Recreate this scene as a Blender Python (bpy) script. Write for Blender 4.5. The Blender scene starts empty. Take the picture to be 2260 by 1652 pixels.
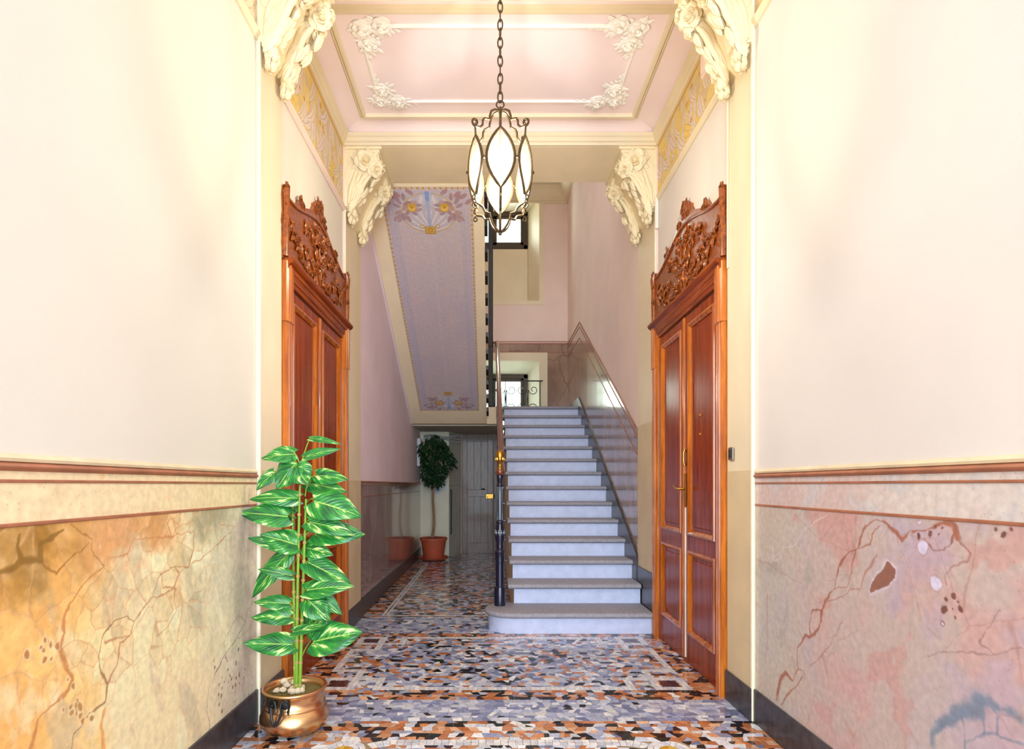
import bpy, math, random
import numpy as np
from mathutils import Vector, Matrix

# ------------------------------------------------------------------ camera, world, lights, exposure
S = bpy.context.scene
C = S.collection
F, CX, CY, EYE = 1255.0, 1083.0, 1070.0, 1.18      # focal length and vanishing point of the 2260x1652 photograph
cam = bpy.data.cameras.new('camera')
cam.sensor_width = 36.0
cam.lens = 36.0 * F / 2260.0
cam.shift_x = (1130.0 - CX) / 2260.0
cam.shift_y = (CY - 826.0) / 2260.0
cam.clip_start = 0.05
cam_o = bpy.data.objects.new('camera', cam)
cam_o.location = (0, 0, EYE)
cam_o.rotation_euler = (math.pi / 2, 0, 0)
C.objects.link(cam_o)
S.camera = cam_o

wd = bpy.data.worlds.new('sky')
S.world = wd
wd.use_nodes = True
bgn = wd.node_tree.nodes['Background']
bgn.inputs[0].default_value = (0.86, 0.95, 1.0, 1)
bgn.inputs[1].default_value = 3.5

def area(name, loc, rot, sx, sy, power, col):
    l = bpy.data.lights.new(name, 'AREA')
    l.shape = 'RECTANGLE'; l.size = sx; l.size_y = sy; l.energy = power; l.color = col
    o = bpy.data.objects.new(name, l)
    o.location = loc; o.rotation_euler = rot
    C.objects.link(o)
    return o
R90 = math.pi / 2
# daylight through the open street entrance behind the camera
area('entrance_daylight', (0.08, -4.2, 2.1), (R90, 0, 0), 4.0, 4.2, 500.0, (0.70, 0.85, 1.0))
# daylight behind the two stairwell windows
area('upper_window_daylight', (0.06, 10.75, 5.95), (-R90, 0, 0), 1.1, 1.2, 95.0, (0.96, 1.0, 0.95))
area('lower_window_daylight', (0.04, 10.75, 2.75), (-R90, 0, 0), 1.1, 0.8, 34.0, (0.93, 1.0, 0.9))
# unseen fill lamp, added behind the far beam to brighten the stairwell
area('stairwell_fill', (0.1, 5.2, 5.35), (R90, 0, 0), 2.0, 1.3, 16.0, (0.97, 0.99, 1.0))

S.view_settings.view_transform = 'Standard'
S.view_settings.look = 'None'
S.view_settings.exposure = 0.25
S.view_settings.gamma = 1.0
S.view_settings.use_curve_mapping = False
try:
    S.cycles.use_denoising = True
    S.cycles.max_bounces = 10
    S.cycles.diffuse_bounces = 6
    S.cycles.glossy_bounces = 4
    S.cycles.transparent_max_bounces = 12
    S.cycles.sample_clamp_indirect = 6.0
    S.cycles.caustics_reflective = False
    S.cycles.caustics_refractive = False
except Exception:
    pass

# ------------------------------------------------------------------ helpers
rng = random.Random(7)
WLOC = {}

def lin(c):
    return tuple(((x / 255.0) / 12.92 if x / 255.0 <= 0.04045 else ((x / 255.0 + 0.055) / 1.055) ** 2.4) for x in c[:3])

def lina(a):
    a = np.clip(np.asarray(a, float), 0, 255) / 255.0
    return np.where(a <= 0.04045, a / 12.92, ((a + 0.055) / 1.055) ** 2.4)

def P(px, py, d):
    return Vector(((px - CX) * d / F, d, EYE + (CY - py) * d / F))

class B:
    """collects shapes for ONE mesh"""
    def __init__(s):
        s.v = []; s.f = []; s.c = []
    def add(s, vs, fs, col=None):
        n = len(s.v)
        s.v.extend([tuple(p) for p in vs])
        s.f.extend([tuple(i + n for i in f) for f in fs])
        if col is not None:
            s.c.extend([col] * len(vs))
        return s
    def box(s, x0, x1, y0, y1, z0, z1, c=0.0):
        if x0 > x1: x0, x1 = x1, x0
        if y0 > y1: y0, y1 = y1, y0
        if z0 > z1: z0, z1 = z1, z0
        c = min(c, (x1 - x0) * .45, (y1 - y0) * .45, (z1 - z0) * .45)
        if c <= 0:
            vs = [(x, y, z) for z in (z0, z1) for y in (y0, y1) for x in (x0, x1)]
            return s.add(vs, [(0, 2, 3, 1), (4, 5, 7, 6), (0, 1, 5, 4), (2, 6, 7, 3), (0, 4, 6, 2), (1, 3, 7, 5)])
        vs = []; idx = {}
        for sx in (0, 1):
            for sy in (0, 1):
                for sz in (0, 1):
                    p = ((x0, x1)[sx], (y0, y1)[sy], (z0, z1)[sz])
                    q = (p[0] + (c if sx == 0 else -c), p[1] + (c if sy == 0 else -c), p[2] + (c if sz == 0 else -c))
                    for a in range(3):
                        w = list(q); w[a] = p[a]
                        idx[(sx, sy, sz, a)] = len(vs); vs.append(tuple(w))
        fs = []
        for a in range(3):
            b, d = [(1, 2), (0, 2), (0, 1)][a]
            for sa in (0, 1):
                l = []
                for sb, sd in ((0, 0), (1, 0), (1, 1), (0, 1)):
                    k = [0, 0, 0]; k[a] = sa; k[b] = sb; k[d] = sd
                    l.append(idx[(*k, a)])
                fs.append(tuple(l))
        for a in range(3):
            b, d = [(1, 2), (0, 2), (0, 1)][a]
            for sb in (0, 1):
                for sd in (0, 1):
                    k0 = [0, 0, 0]; k0[b] = sb; k0[d] = sd
                    k1 = list(k0); k1[a] = 1
                    fs.append((idx[(*k0, b)], idx[(*k0, d)], idx[(*k1, d)], idx[(*k1, b)]))
        for sx in (0, 1):
            for sy in (0, 1):
                for sz in (0, 1):
                    fs.append((idx[(sx, sy, sz, 0)], idx[(sx, sy, sz, 1)], idx[(sx, sy, sz, 2)]))
        return s.add(vs, fs)
    def tube(s, pts, r, seg=8, closed=False, flat=1.0):
        pts = [Vector(p) for p in pts]; n = len(pts)
        rs = r if isinstance(r, (list, tuple)) else [r] * n
        vs = []; up = None
        for i, p in enumerate(pts):
            a = pts[(i - 1) % n] if (closed or i > 0) else p
            b = pts[(i + 1) % n] if (closed or i < n - 1) else p
            t = (b - a)
            t = t.normalized() if t.length > 1e-9 else Vector((0, 0, 1))
            if up is None:
                up = Vector((0, 0, 1)) if abs(t.z) < .9 else Vector((1, 0, 0))
            u = (up - t * up.dot(t))
            u = u.normalized() if u.length > 1e-6 else t.orthogonal().normalized()
            w = t.cross(u); up = u
            for k in range(seg):
                an = 2 * math.pi * k / seg
                vs.append(p + (u * math.cos(an) * flat + w * math.sin(an)) * rs[i])
        fs = []
        for i in range(n if closed else n - 1):
            j = (i + 1) % n
            for k in range(seg):
                m = (k + 1) % seg
                fs.append((i * seg + k, i * seg + m, j * seg + m, j * seg + k))
        if not closed:
            fs.append(tuple(range(seg))[::-1]); fs.append(tuple((n - 1) * seg + k for k in range(seg)))
        return s.add(vs, fs)
    def lathe(s, prof, cx, cy, cz=0.0, seg=32, a0=0.0, a1=2 * math.pi):
        full = abs(a1 - a0 - 2 * math.pi) < 1e-6
        m = seg if full else seg + 1
        vs = []
        for r, z in prof:
            for k in range(m):
                an = a0 + (a1 - a0) * k / seg
                vs.append((cx + r * math.cos(an), cy + r * math.sin(an), cz + z))
        fs = []
        for i in range(len(prof) - 1):
            for k in range(seg):
                q = (k + 1) % m
                fs.append((i * m + k, i * m + q, (i + 1) * m + q, (i + 1) * m + k))
        return s.add(vs, fs)
    def prism(s, poly, axis, a0, a1):
        n = len(poly); vs = []
        for a in (a0, a1):
            for p, q in poly:
                vs.append({'x': (a, p, q), 'y': (p, a, q), 'z': (p, q, a)}[axis])
        fs = [tuple(range(n))[::-1], tuple(range(n, 2 * n))]
        fs += [(i, (i + 1) % n, n + (i + 1) % n, n + i) for i in range(n)]
        return s.add(vs, fs)
    def ball(s, c, r, seg=10, ring=6, sz=1.0):
        prof = [(r * math.sin(math.pi * i / ring), -r * sz * math.cos(math.pi * i / ring)) for i in range(ring + 1)]
        prof[0] = (r * .02, prof[0][1]); prof[-1] = (r * .02, prof[-1][1])
        return s.lathe(prof, c[0], c[1], c[2], seg)
    def xf(s, other, M):
        return s.add([M @ Vector(p) for p in other.v], other.f)
    def build(s, name, mat, parent=None, smooth=False, ang=38, fix=True):
        off = WLOC.get(parent.name, Vector((0, 0, 0))) if parent else Vector((0, 0, 0))
        me = bpy.data.meshes.new(name)
        vs = [(p[0] - off[0], p[1] - off[1], p[2] - off[2]) for p in s.v]
        me.from_pydata(vs, [], s.f)
        if s.c and len(s.c) == len(s.v):
            at = me.attributes.new('paint', 'FLOAT_COLOR', 'POINT')
            arr = np.ones((len(s.c), 4), np.float32); arr[:, :3] = np.array(s.c, np.float32)[:, :3]
            at.data.foreach_set('color', arr.ravel())
        if fix:
            fixn(me)
        if smooth:
            me.polygons.foreach_set('use_smooth', [True] * len(me.polygons))
            if ang < 180:
                me.set_sharp_from_angle(angle=math.radians(ang))
        me.materials.append(mat)
        o = bpy.data.objects.new(name, me)
        C.objects.link(o)
        if parent:
            o.parent = parent
        WLOC[o.name] = off
        return o

import bmesh
def fixn(me):
    bm = bmesh.new(); bm.from_mesh(me)
    bmesh.ops.recalc_face_normals(bm, faces=bm.faces)
    bm.to_mesh(me); bm.free()

def tag(o, label, cat, group=None, kind=None):
    if label: o['label'] = label
    if cat: o['category'] = cat
    if group: o['group'] = group
    if kind: o['kind'] = kind
    return o

def thing(name, loc, label, cat, group=None, kind=None):
    o = bpy.data.objects.new(name, None)
    o.empty_display_size = 0.1
    o.location = loc
    C.objects.link(o)
    WLOC[o.name] = Vector(loc)
    return tag(o, label, cat, group, kind)

# ------------------------------------------------------------------ materials
def mat(name, col, rough=.6, metal=0.0, var=.12, vscale=6.0, bump=0.0, bscale=60.0, coat=0.0, spec=.5, stretch=(1, 1, 1), col2=None, trans=0.0):
    m = bpy.data.materials.new(name); m.use_nodes = True
    nt = m.node_tree; N = nt.nodes; L = nt.links
    b = N['Principled BSDF']
    tc = N.new('ShaderNodeTexCoord'); mp = N.new('ShaderNodeMapping')
    mp.inputs['Scale'].default_value = stretch
    L.new(tc.outputs['Object'], mp.inputs[0])
    no = N.new('ShaderNodeTexNoise'); no.inputs['Scale'].default_value = vscale; no.inputs['Detail'].default_value = 6
    L.new(mp.outputs[0], no.inputs['Vector'])
    rp = N.new('ShaderNodeValToRGB')
    c = lin(col)
    ca = [x * (1 - var) for x in c]; cb = [min(1, x * (1 + var)) for x in c]
    if col2: cb = lin(col2); ca = c
    rp.color_ramp.elements[0].color = (*ca, 1); rp.color_ramp.elements[1].color = (*cb, 1)
    rp.color_ramp.elements[0].position = .3; rp.color_ramp.elements[1].position = .7
    L.new(no.outputs['Fac'], rp.inputs[0]); L.new(rp.outputs[0], b.inputs['Base Color'])
    b.inputs['Roughness'].default_value = rough; b.inputs['Metallic'].default_value = metal
    b.inputs['Coat Weight'].default_value = coat; b.inputs['Coat Roughness'].default_value = .08
    b.inputs['Specular IOR Level'].default_value = spec
    if bump > 0:
        n2 = N.new('ShaderNodeTexNoise'); n2.inputs['Scale'].default_value = bscale; n2.inputs['Detail'].default_value = 5
        L.new(mp.outputs[0], n2.inputs['Vector'])
        bp = N.new('ShaderNodeBump'); bp.inputs['Strength'].default_value = bump; bp.inputs['Distance'].default_value = .01
        L.new(n2.outputs['Fac'], bp.inputs['Height']); L.new(bp.outputs[0], b.inputs['Normal'])
    return m

def paint_mat(name, rough=.5, coat=0.0, grain=.14, gscale=40, spec=.5, bump=.05):
    """colour from the painted 'paint' attribute, broken up by fine noise"""
    m = bpy.data.materials.new(name); m.use_nodes = True
    nt = m.node_tree; N = nt.nodes; L = nt.links
    b = N['Principled BSDF']
    at = N.new('ShaderNodeAttribute'); at.attribute_name = 'paint'
    tc = N.new('ShaderNodeTexCoord')
    no = N.new('ShaderNodeTexNoise'); no.inputs['Scale'].default_value = gscale; no.inputs['Detail'].default_value = 8
    L.new(tc.outputs['Object'], no.inputs['Vector'])
    mr = N.new('ShaderNodeMapRange'); mr.inputs[1].default_value = .3; mr.inputs[2].default_value = .7
    mr.inputs[3].default_value = 1 - grain; mr.inputs[4].default_value = 1 + grain * .6
    L.new(no.outputs['Fac'], mr.inputs[0])
    mx = N.new('ShaderNodeVectorMath'); mx.operation = 'SCALE'
    L.new(at.outputs['Color'], mx.inputs[0]); L.new(mr.outputs[0], mx.inputs['Scale'])
    L.new(mx.outputs[0], b.inputs['Base Color'])
    b.inputs['Roughness'].default_value = rough
    b.inputs['Coat Weight'].default_value = coat; b.inputs['Coat Roughness'].default_value = .1
    b.inputs['Specular IOR Level'].default_value = spec
    if bump:
        bp = N.new('ShaderNodeBump'); bp.inputs['Strength'].default_value = bump; bp.inputs['Distance'].default_value = .005
        L.new(no.outputs['Fac'], bp.inputs['Height']); L.new(bp.outputs[0], b.inputs['Normal'])
    return m

def wood_mat(name, dark, light, rough=.22, coat=.6, stretch=(6, 6, .5), spec=.5):
    m = bpy.data.materials.new(name); m.use_nodes = True
    nt = m.node_tree; N = nt.nodes; L = nt.links
    b = N['Principled BSDF']
    tc = N.new('ShaderNodeTexCoord'); mp = N.new('ShaderNodeMapping'); mp.inputs['Scale'].default_value = stretch
    L.new(tc.outputs['Object'], mp.inputs[0])
    n1 = N.new('ShaderNodeTexNoise'); n1.inputs['Scale'].default_value = 5; n1.inputs['Detail'].default_value = 10; n1.inputs['Distortion'].default_value = .6
    n2 = N.new('ShaderNodeTexNoise'); n2.inputs['Scale'].default_value = 40; n2.inputs['Detail'].default_value = 4
    L.new(mp.outputs[0], n1.inputs['Vector']); L.new(mp.outputs[0], n2.inputs['Vector'])
    ad = N.new('ShaderNodeMath'); ad.operation = 'MULTIPLY_ADD'; ad.inputs[1].default_value = .35
    L.new(n2.outputs['Fac'], ad.inputs[0]); L.new(n1.outputs['Fac'], ad.inputs[2])
    rp = N.new('ShaderNodeValToRGB')
    rp.color_ramp.elements[0].color = (*lin(dark), 1); rp.color_ramp.elements[1].color = (*lin(light), 1)
    rp.color_ramp.elements[0].position = .45; rp.color_ramp.elements[1].position = .9
    L.new(ad.outputs[0], rp.inputs[0]); L.new(rp.outputs[0], b.inputs['Base Color'])
    b.inputs['Roughness'].default_value = rough
    b.inputs['Specular IOR Level'].default_value = spec
    b.inputs['Coat Weight'].default_value = coat; b.inputs['Coat Roughness'].default_value = .06
    return m

def marble_mat(name, base, dark, vein, rough=.18, coat=.5, vs=2.2):
    m = bpy.data.materials.new(name); m.use_nodes = True
    nt = m.node_tree; N = nt.nodes; L = nt.links
    b = N['Principled BSDF']
    tc = N.new('ShaderNodeTexCoord')
    mp = N.new('ShaderNodeMapping'); mp.inputs['Scale'].default_value = (1, 1.6, .7); mp.inputs['Rotation'].default_value = (.35, 0, 0)
    L.new(tc.outputs['Object'], mp.inputs[0])
    n1 = N.new('ShaderNodeTexNoise'); n1.inputs['Scale'].default_value = 2.6; n1.inputs['Detail'].default_value = 9
    L.new(mp.outputs[0], n1.inputs['Vector'])
    r1 = N.new('ShaderNodeValToRGB')
    r1.color_ramp.elements[0].color = (*lin(dark), 1); r1.color_ramp.elements[1].color = (*lin(base), 1)
    r1.color_ramp.elements[0].position = .33; r1.color_ramp.elements[1].position = .62
    L.new(n1.outputs['Fac'], r1.inputs[0])
    n2 = N.new('ShaderNodeTexNoise'); n2.inputs['Scale'].default_value = 3.0; n2.inputs['Detail'].default_value = 6
    L.new(mp.outputs[0], n2.inputs['Vector'])
    va = N.new('ShaderNodeVectorMath'); va.operation = 'MULTIPLY_ADD'; va.inputs[1].default_value = (.35, .35, .35)
    L.new(n2.outputs['Color'], va.inputs[0]); L.new(mp.outputs[0], va.inputs[2])
    vo = N.new('ShaderNodeTexVoronoi'); vo.feature = 'DISTANCE_TO_EDGE'; vo.inputs['Scale'].default_value = vs
    L.new(va.outputs[0], vo.inputs['Vector'])
    r2 = N.new('ShaderNodeValToRGB')
    r2.color_ramp.elements[0].color = (.85, .85, .85, 1); r2.color_ramp.elements[1].color = (0, 0, 0, 1)
    r2.color_ramp.elements[0].position = .0; r2.color_ramp.elements[1].position = .045
    L.new(vo.outputs['Distance'], r2.inputs[0])
    ml = N.new('ShaderNodeMath'); ml.operation = 'MULTIPLY'
    L.new(r2.outputs[0], ml.inputs[0]); L.new(n1.outputs['Fac'], ml.inputs[1])
    mx = N.new('ShaderNodeMix'); mx.data_type = 'RGBA'
    L.new(ml.outputs[0], mx.inputs['Factor']); L.new(r1.outputs[0], mx.inputs['A']); mx.inputs['B'].default_value = (*lin(vein), 1)
    L.new(mx.outputs['Result'], b.inputs['Base Color'])
    b.inputs['Roughness'].default_value = rough
    b.inputs['Coat Weight'].default_value = coat; b.inputs['Coat Roughness'].default_value = .05
    return m

M_WALL_L = mat('plaster_cream', (224, 219, 208), .85, var=.035, vscale=1.6, bump=.06, bscale=40)  # creamier than the right wall: warm light on this side put into the colour
M_WALL_R = mat('plaster_rose', (223, 217, 213), .85, var=.035, vscale=1.6, bump=.06, bscale=40)
M_PINK = mat('plaster_pink', (236, 214, 204), .85, var=.05, vscale=2.0, bump=.05, bscale=40)
M_CREAM = mat('paint_cream', (230, 216, 186), .6, var=.04, vscale=3, bump=.05, bscale=50)
M_STUCCO = mat('stucco_ivory', (240, 226, 190), .62, var=.05, vscale=8, bump=.12, bscale=90)
M_WHITE = mat('stucco_white', (252, 248, 240), .6, var=.03, vscale=8, bump=.08, bscale=90)
M_BEAD = mat('paint_bead', (244, 232, 204), .6, var=.06, vscale=20)
M_CEIL = mat('ceiling_rose', (254, 234, 235), .85, var=.05, vscale=1.8, bump=.04, bscale=30)
M_BEIGE = mat('paint_beige', (216, 196, 158), .6, var=.07, vscale=4, bump=.06, bscale=40)
M_LAV = mat('plaster_lilac', (240, 222, 232), .8, var=.05, vscale=2, bump=.05, bscale=40)
M_BASE = mat('slate_dark', (58, 56, 62), .35, var=.55, vscale=22, bump=.1, bscale=50, coat=.2)
M_RAIL = mat('rail_brown', (168, 108, 80), .5, var=.2, vscale=12)
M_RAILP = mat('rail_pale', (226, 206, 172), .55, var=.1, vscale=10)
M_WOOD = wood_mat('door_wood', (108, 32, 0), (160, 64, 4), rough=.25, coat=.08, spec=.22)
M_WOODL = wood_mat('door_moulding', (146, 64, 10), (208, 120, 34), rough=.22, coat=.4)
M_WOODH = wood_mat('lintel_wood', (106, 36, 2), (164, 74, 8), rough=.25, coat=.1, spec=.25, stretch=(6, .5, 6))
M_CARVE = wood_mat('carved_wood', (96, 38, 6), (168, 86, 20), rough=.28, coat=.35, stretch=(8, 8, 8))
M_RAILW = wood_mat('handrail_wood', (78, 36, 22), (130, 68, 40), rough=.15, coat=.9)
M_OLDW = wood_mat('old_door_wood', (86, 66, 66), (146, 124, 108), rough=.45, coat=.1, stretch=(14, 14, .7))
M_IRON = mat('iron_black', (22, 22, 24), .45, metal=.0, var=.3, vscale=30, bump=.1, bscale=120)
M_BRONZE = mat('lantern_bronze', (92, 76, 54), .4, metal=.75, var=.25, vscale=40, bump=.1, bscale=120)
M_NEWEL = mat('newel_blue_black', (18, 22, 46), .28, metal=.0, var=.2, vscale=20, coat=.3)
M_BRASS = mat('brass', (186, 138, 62), .34, metal=1.0, var=.15, vscale=40)
M_COPPER = mat('copper', (236, 180, 142), .3, metal=1.0, var=.18, vscale=9, bump=.04, bscale=40, col2=(228, 192, 134))
M_TREAD = mat('stone_tread', (150, 148, 158), .6, var=.14, vscale=40, bump=.15, bscale=150)
M_RISER = mat('stone_riser', (194, 204, 234), .5, var=.08, vscale=14, bump=.25, bscale=45)  # blue cast of the entrance daylight put into the stone colour
M_GROUT = mat('grout', (150, 128, 100), .8, var=.15, vscale=30)
M_MAR = marble_mat('marble_brown', (168, 138, 118), (134, 104, 88), (98, 62, 50))
M_MARD = marble_mat('marble_plum', (176, 146, 142), (138, 108, 106), (104, 66, 60), rough=.14, coat=.7)
M_MARL = marble_mat('marble_ochre', (234, 206, 154), (216, 176, 116), (176, 118, 70), rough=.4, coat=.15)
M_MARR = marble_mat('marble_rose', (206, 178, 170), (196, 158, 152), (158, 100, 82), rough=.4, coat=.15)
M_TERRA = mat('terracotta', (186, 88, 58), .55, var=.1, vscale=10)
M_SOIL = mat('soil', (74, 58, 44), .95, var=.4, vscale=60, bump=.8, bscale=90)
M_MOSS = mat('moss', (150, 128, 70), .95, var=.5, vscale=80, bump=1.0, bscale=120, col2=(96, 92, 50))
M_STONE = mat('pale_stone', (228, 208, 178), .7, var=.15, vscale=30, bump=.4, bscale=60)
M_FICUS = mat('ficus_leaf', (26, 62, 30), .35, var=.5, vscale=10, coat=.2)
M_BARK = mat('bark', (150, 118, 84), .8, var=.3, vscale=30, bump=.4, bscale=60, stretch=(1, 1, .3))
M_CANE = mat('cane_green', (124, 166, 44), .4, var=.3, vscale=16, stretch=(1, 1, .4))
M_NODE = mat('cane_node', (176, 150, 86), .6, var=.2, vscale=40)
M_PLASTIC = mat('white_plastic', (232, 228, 220), .4, var=.03)
M_DARKP = mat('dark_plastic', (52, 50, 48), .3, var=.1)
M_PAPER = mat('paper', (222, 226, 228), .8, var=.03)
M_CABLE = mat('cable_grey', (150, 150, 150), .6, var=.1)
M_OFFW = mat('whitewash', (232, 228, 206), .8, var=.07, vscale=3, bump=.08, bscale=30)
M_GREYP = mat('grey_panel', (186, 184, 172), .7, var=.08, vscale=3, bump=.08, bscale=30)
M_FRAME = mat('window_frame_wood', (70, 58, 44), .5, var=.2, vscale=14, stretch=(6, 6, 1))
M_SOFFIT = mat('soffit_cream', (248, 232, 196), .75, var=.05, vscale=3)

def glass_mat(name, tint, transp):
    m = bpy.data.materials.new(name); m.use_nodes = True
    nt = m.node_tree; N = nt.nodes; L = nt.links
    for n in list(N): N.remove(n)
    out = N.new('ShaderNodeOutputMaterial')
    tr = N.new('ShaderNodeBsdfTransparent'); tl = N.new('ShaderNodeBsdfTranslucent'); gl = N.new('ShaderNodeBsdfGlossy')
    tl.inputs[0].default_value = (*tint, 1); gl.inputs['Roughness'].default_value = .1
    tr.inputs[0].default_value = (*[min(1, t * 1.02) for t in tint], 1)
    df = N.new('ShaderNodeBsdfDiffuse'); df.inputs[0].default_value = (*tint, 1)
    ms = N.new('ShaderNodeMixShader'); ms.inputs[0].default_value = .5; L.new(tl.outputs[0], ms.inputs[1]); L.new(df.outputs[0], ms.inputs[2])
    no = N.new('ShaderNodeTexNoise'); no.inputs['Scale'].default_value = 30
    mr = N.new('ShaderNodeMapRange'); mr.inputs[3].default_value = transp - .012; mr.inputs[4].default_value = transp + .012
    L.new(no.outputs['Fac'], mr.inputs[0])
    m1 = N.new('ShaderNodeMixShader'); L.new(mr.outputs[0], m1.inputs[0]); L.new(ms.outputs[0], m1.inputs[1]); L.new(tr.outputs[0], m1.inputs[2])
    m2 = N.new('ShaderNodeMixShader'); m2.inputs[0].default_value = .03; L.new(m1.outputs[0], m2.inputs[1]); L.new(gl.outputs[0], m2.inputs[2])
    L.new(m2.outputs[0], out.inputs[0])
    return m
M_LGLASS = glass_mat('frosted_glass', (1.0, .93, .74), .93)
M_WGLASS = glass_mat('window_glass', (.94, 1.0, .95), .9)

def emis(name, col, st):
    m = bpy.data.materials.new(name); m.use_nodes = True
    b = m.node_tree.nodes['Principled BSDF']
    b.inputs['Base Color'].default_value = (*col, 1)
    b.inputs['Emission Color'].default_value = (*col, 1); b.inputs['Emission Strength'].default_value = st
    return m
M_BULB = emis('bulb_glow', (1.0, .9, .68), 30.0)

# ------------------------------------------------------------------ numpy painting tools
def vnoise(x, y, seed, scale):
    r = np.random.RandomState(seed)
    T = r.rand(64, 64)
    u = np.asarray(x) * scale + 17.3; v = np.asarray(y) * scale + 9.1
    i = np.floor(u).astype(int); j = np.floor(v).astype(int)
    a = u - i; b = v - j
    a = a * a * (3 - 2 * a); b = b * b * (3 - 2 * b)
    g = lambda p, q: T[p % 64, q % 64]
    return (g(i, j) * (1 - a) + g(i + 1, j) * a) * (1 - b) + (g(i, j + 1) * (1 - a) + g(i + 1, j + 1) * a) * b

def fbm(x, y, seed, scale, oct=5):
    s = 0; t = 0; amp = 1.0
    for k in range(oct):
        s = s + amp * vnoise(x, y, seed + k * 13, scale * 2 ** k); t += amp; amp *= .55
    return s / t

def sstep(a, b, x):
    t = np.clip((x - a) / (b - a + 1e-12), 0, 1)
    return t * t * (3 - 2 * t)

def dpoly(x, y, pts, closed=False):
    d = np.full(np.shape(x), 1e9)
    pts = list(pts) + ([pts[0]] if closed else [])
    for (ax, ay), (bx, by) in zip(pts[:-1], pts[1:]):
        vx, vy = bx - ax, by - ay
        L2 = vx * vx + vy * vy + 1e-12
        t = np.clip(((x - ax) * vx + (y - ay) * vy) / L2, 0, 1)
        d = np.minimum(d, np.hypot(x - ax - t * vx, y - ay - t * vy))
    return d

def inpoly(x, y, pts):
    r = np.zeros(np.shape(x), bool)
    for (ax, ay), (bx, by) in zip(pts, pts[1:] + pts[:1]):
        c = ((ay > y) != (by > y)) & (x < (bx - ax) * (y - ay) / (by - ay + 1e-12) + ax)
        r ^= c
    return r

def vor(x, y, pts):
    f1 = np.full(np.shape(x), 1e9); f2 = np.full(np.shape(x), 1e9); k1 = np.zeros(np.shape(x), int)
    for k, (a, b) in enumerate(pts):
        d = np.hypot(x - a, y - b)
        m = d < f1
        f2 = np.where(m, f1, np.minimum(f2, d)); k1 = np.where(m, k, k1); f1 = np.where(m, d, f1)
    return f1, f2, k1

def over(img, col, a):
    a = np.clip(a, 0, 1)[..., None]
    return img * (1 - a) + np.array(col, float) * a

def painted(name, fn, us, vs, img, material, parent=None):
    """grid mesh over us x vs; fn(u,v)->xyz arrays; img (nv,nu,3) sRGB 0-255"""
    nu, nv = len(us), len(vs)
    U, V = np.meshgrid(us, vs)
    X, Y, Z = fn(U, V)
    co = np.stack([X, Y, Z], -1).reshape(-1, 3).astype(np.float32)
    off = WLOC.get(parent.name, Vector((0, 0, 0))) if parent else Vector((0, 0, 0))
    co = co - np.array(off, np.float32)
    i = np.arange(nv - 1)[:, None] * nu + np.arange(nu - 1)[None, :]
    q = np.stack([i, i + 1, i + nu + 1, i + nu], -1).reshape(-1, 4)
    me = bpy.data.meshes.new(name)
    me.vertices.add(nu * nv); me.vertices.foreach_set('co', co.ravel())
    nf = len(q)
    me.loops.add(nf * 4); me.loops.foreach_set('vertex_index', q.ravel().astype(np.int32))
    me.polygons.add(nf); me.polygons.foreach_set('loop_start', (np.arange(nf) * 4).astype(np.int32))
    me.update(calc_edges=True)
    at = me.attributes.new('paint', 'FLOAT_COLOR', 'POINT')
    arr = np.ones((nu * nv, 4), np.float32); arr[:, :3] = lina(img).reshape(-1, 3)
    at.data.foreach_set('color', arr.ravel())
    me.polygons.foreach_set('use_smooth', [True] * nf)
    me.materials.append(material)
    o = bpy.data.objects.new(name, me); C.objects.link(o)
    if parent: o.parent = parent
    WLOC[o.name] = off
    return o
M_PAINT = paint_mat('painted_marble', rough=.42, coat=.15)
M_FRESCO = paint_mat('fresco_paint', rough=.8, grain=.08)
# ------------------------------------------------------------------ dimensions (metres, Y = depth from the camera)
XL, XR = -1.173, 1.325           # hall walls
PL, PR = -1.155, 1.307           # pilaster faces
N0, N1 = 2.842, 3.14             # near pilasters
F0, F1 = 4.515, 5.05             # far pilasters and beam
HB = 3.865                       # beam soffit
HC = 4.0                         # bay ceiling
YB = -1.3                        # entrance wall
RISE, GO, R2 = .167, .291, 4.885  # stair riser, going, depth of second riser
LAND = 14 * RISE                 # landing height
YE = R2 + GO * 12                # last riser
YW = 9.66                        # landing back wall
RAILH = 1.237                    # top of dado
BASEH = .163

def struct(b, name, m, label, cat, parent=None, smooth=False):
    o = b.build(name, m, parent, smooth)
    if parent is None: tag(o, label, cat, kind='structure')
    return o

# walls ----------------------------------------------------------
wl = struct(B().box(XL - .2, XL, YB, F0 + .2, 0, 4.6), 'wall_left', M_WALL_L, 'cream plastered left wall of the entrance hall', 'wall')
wr = struct(B().box(XR, XR + .2, YB, F0 + .2, 0, 4.6), 'wall_right', M_WALL_R, 'pale rose plastered right wall of the entrance hall', 'wall')
b = B().box(XL - .2, -1.02, YB - .2, YB, 0, 4.6).box(1.18, XR + .2, YB - .2, YB, 0, 4.6).box(-1.02, 1.18, YB - .2, YB, 3.25, 4.6)
struct(b, 'wall_front', M_WALL_R, 'entrance wall with street doorway behind the viewer', 'wall')
# passage / stairwell walls
XP = -1.165
wpl = struct(B().box(XP - .2, XP, F1, 10.1, 0, 6.4), 'wall_passage_left', M_LAV, 'lilac wall beside the passage under the upper stairs', 'wall')
wsr = struct(B().box(PR, PR + .2, F1, 10.1, 0, 6.4), 'wall_stair_right', M_PINK, 'pale pink wall rising beside the stone stairs', 'wall')
struct(B().box(XL - .2, XR + .2, F1 - .06, F1, HB + .3, 6.4), 'wall_over_beam', M_PINK, 'wall above the far arch beam', 'wall')

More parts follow.
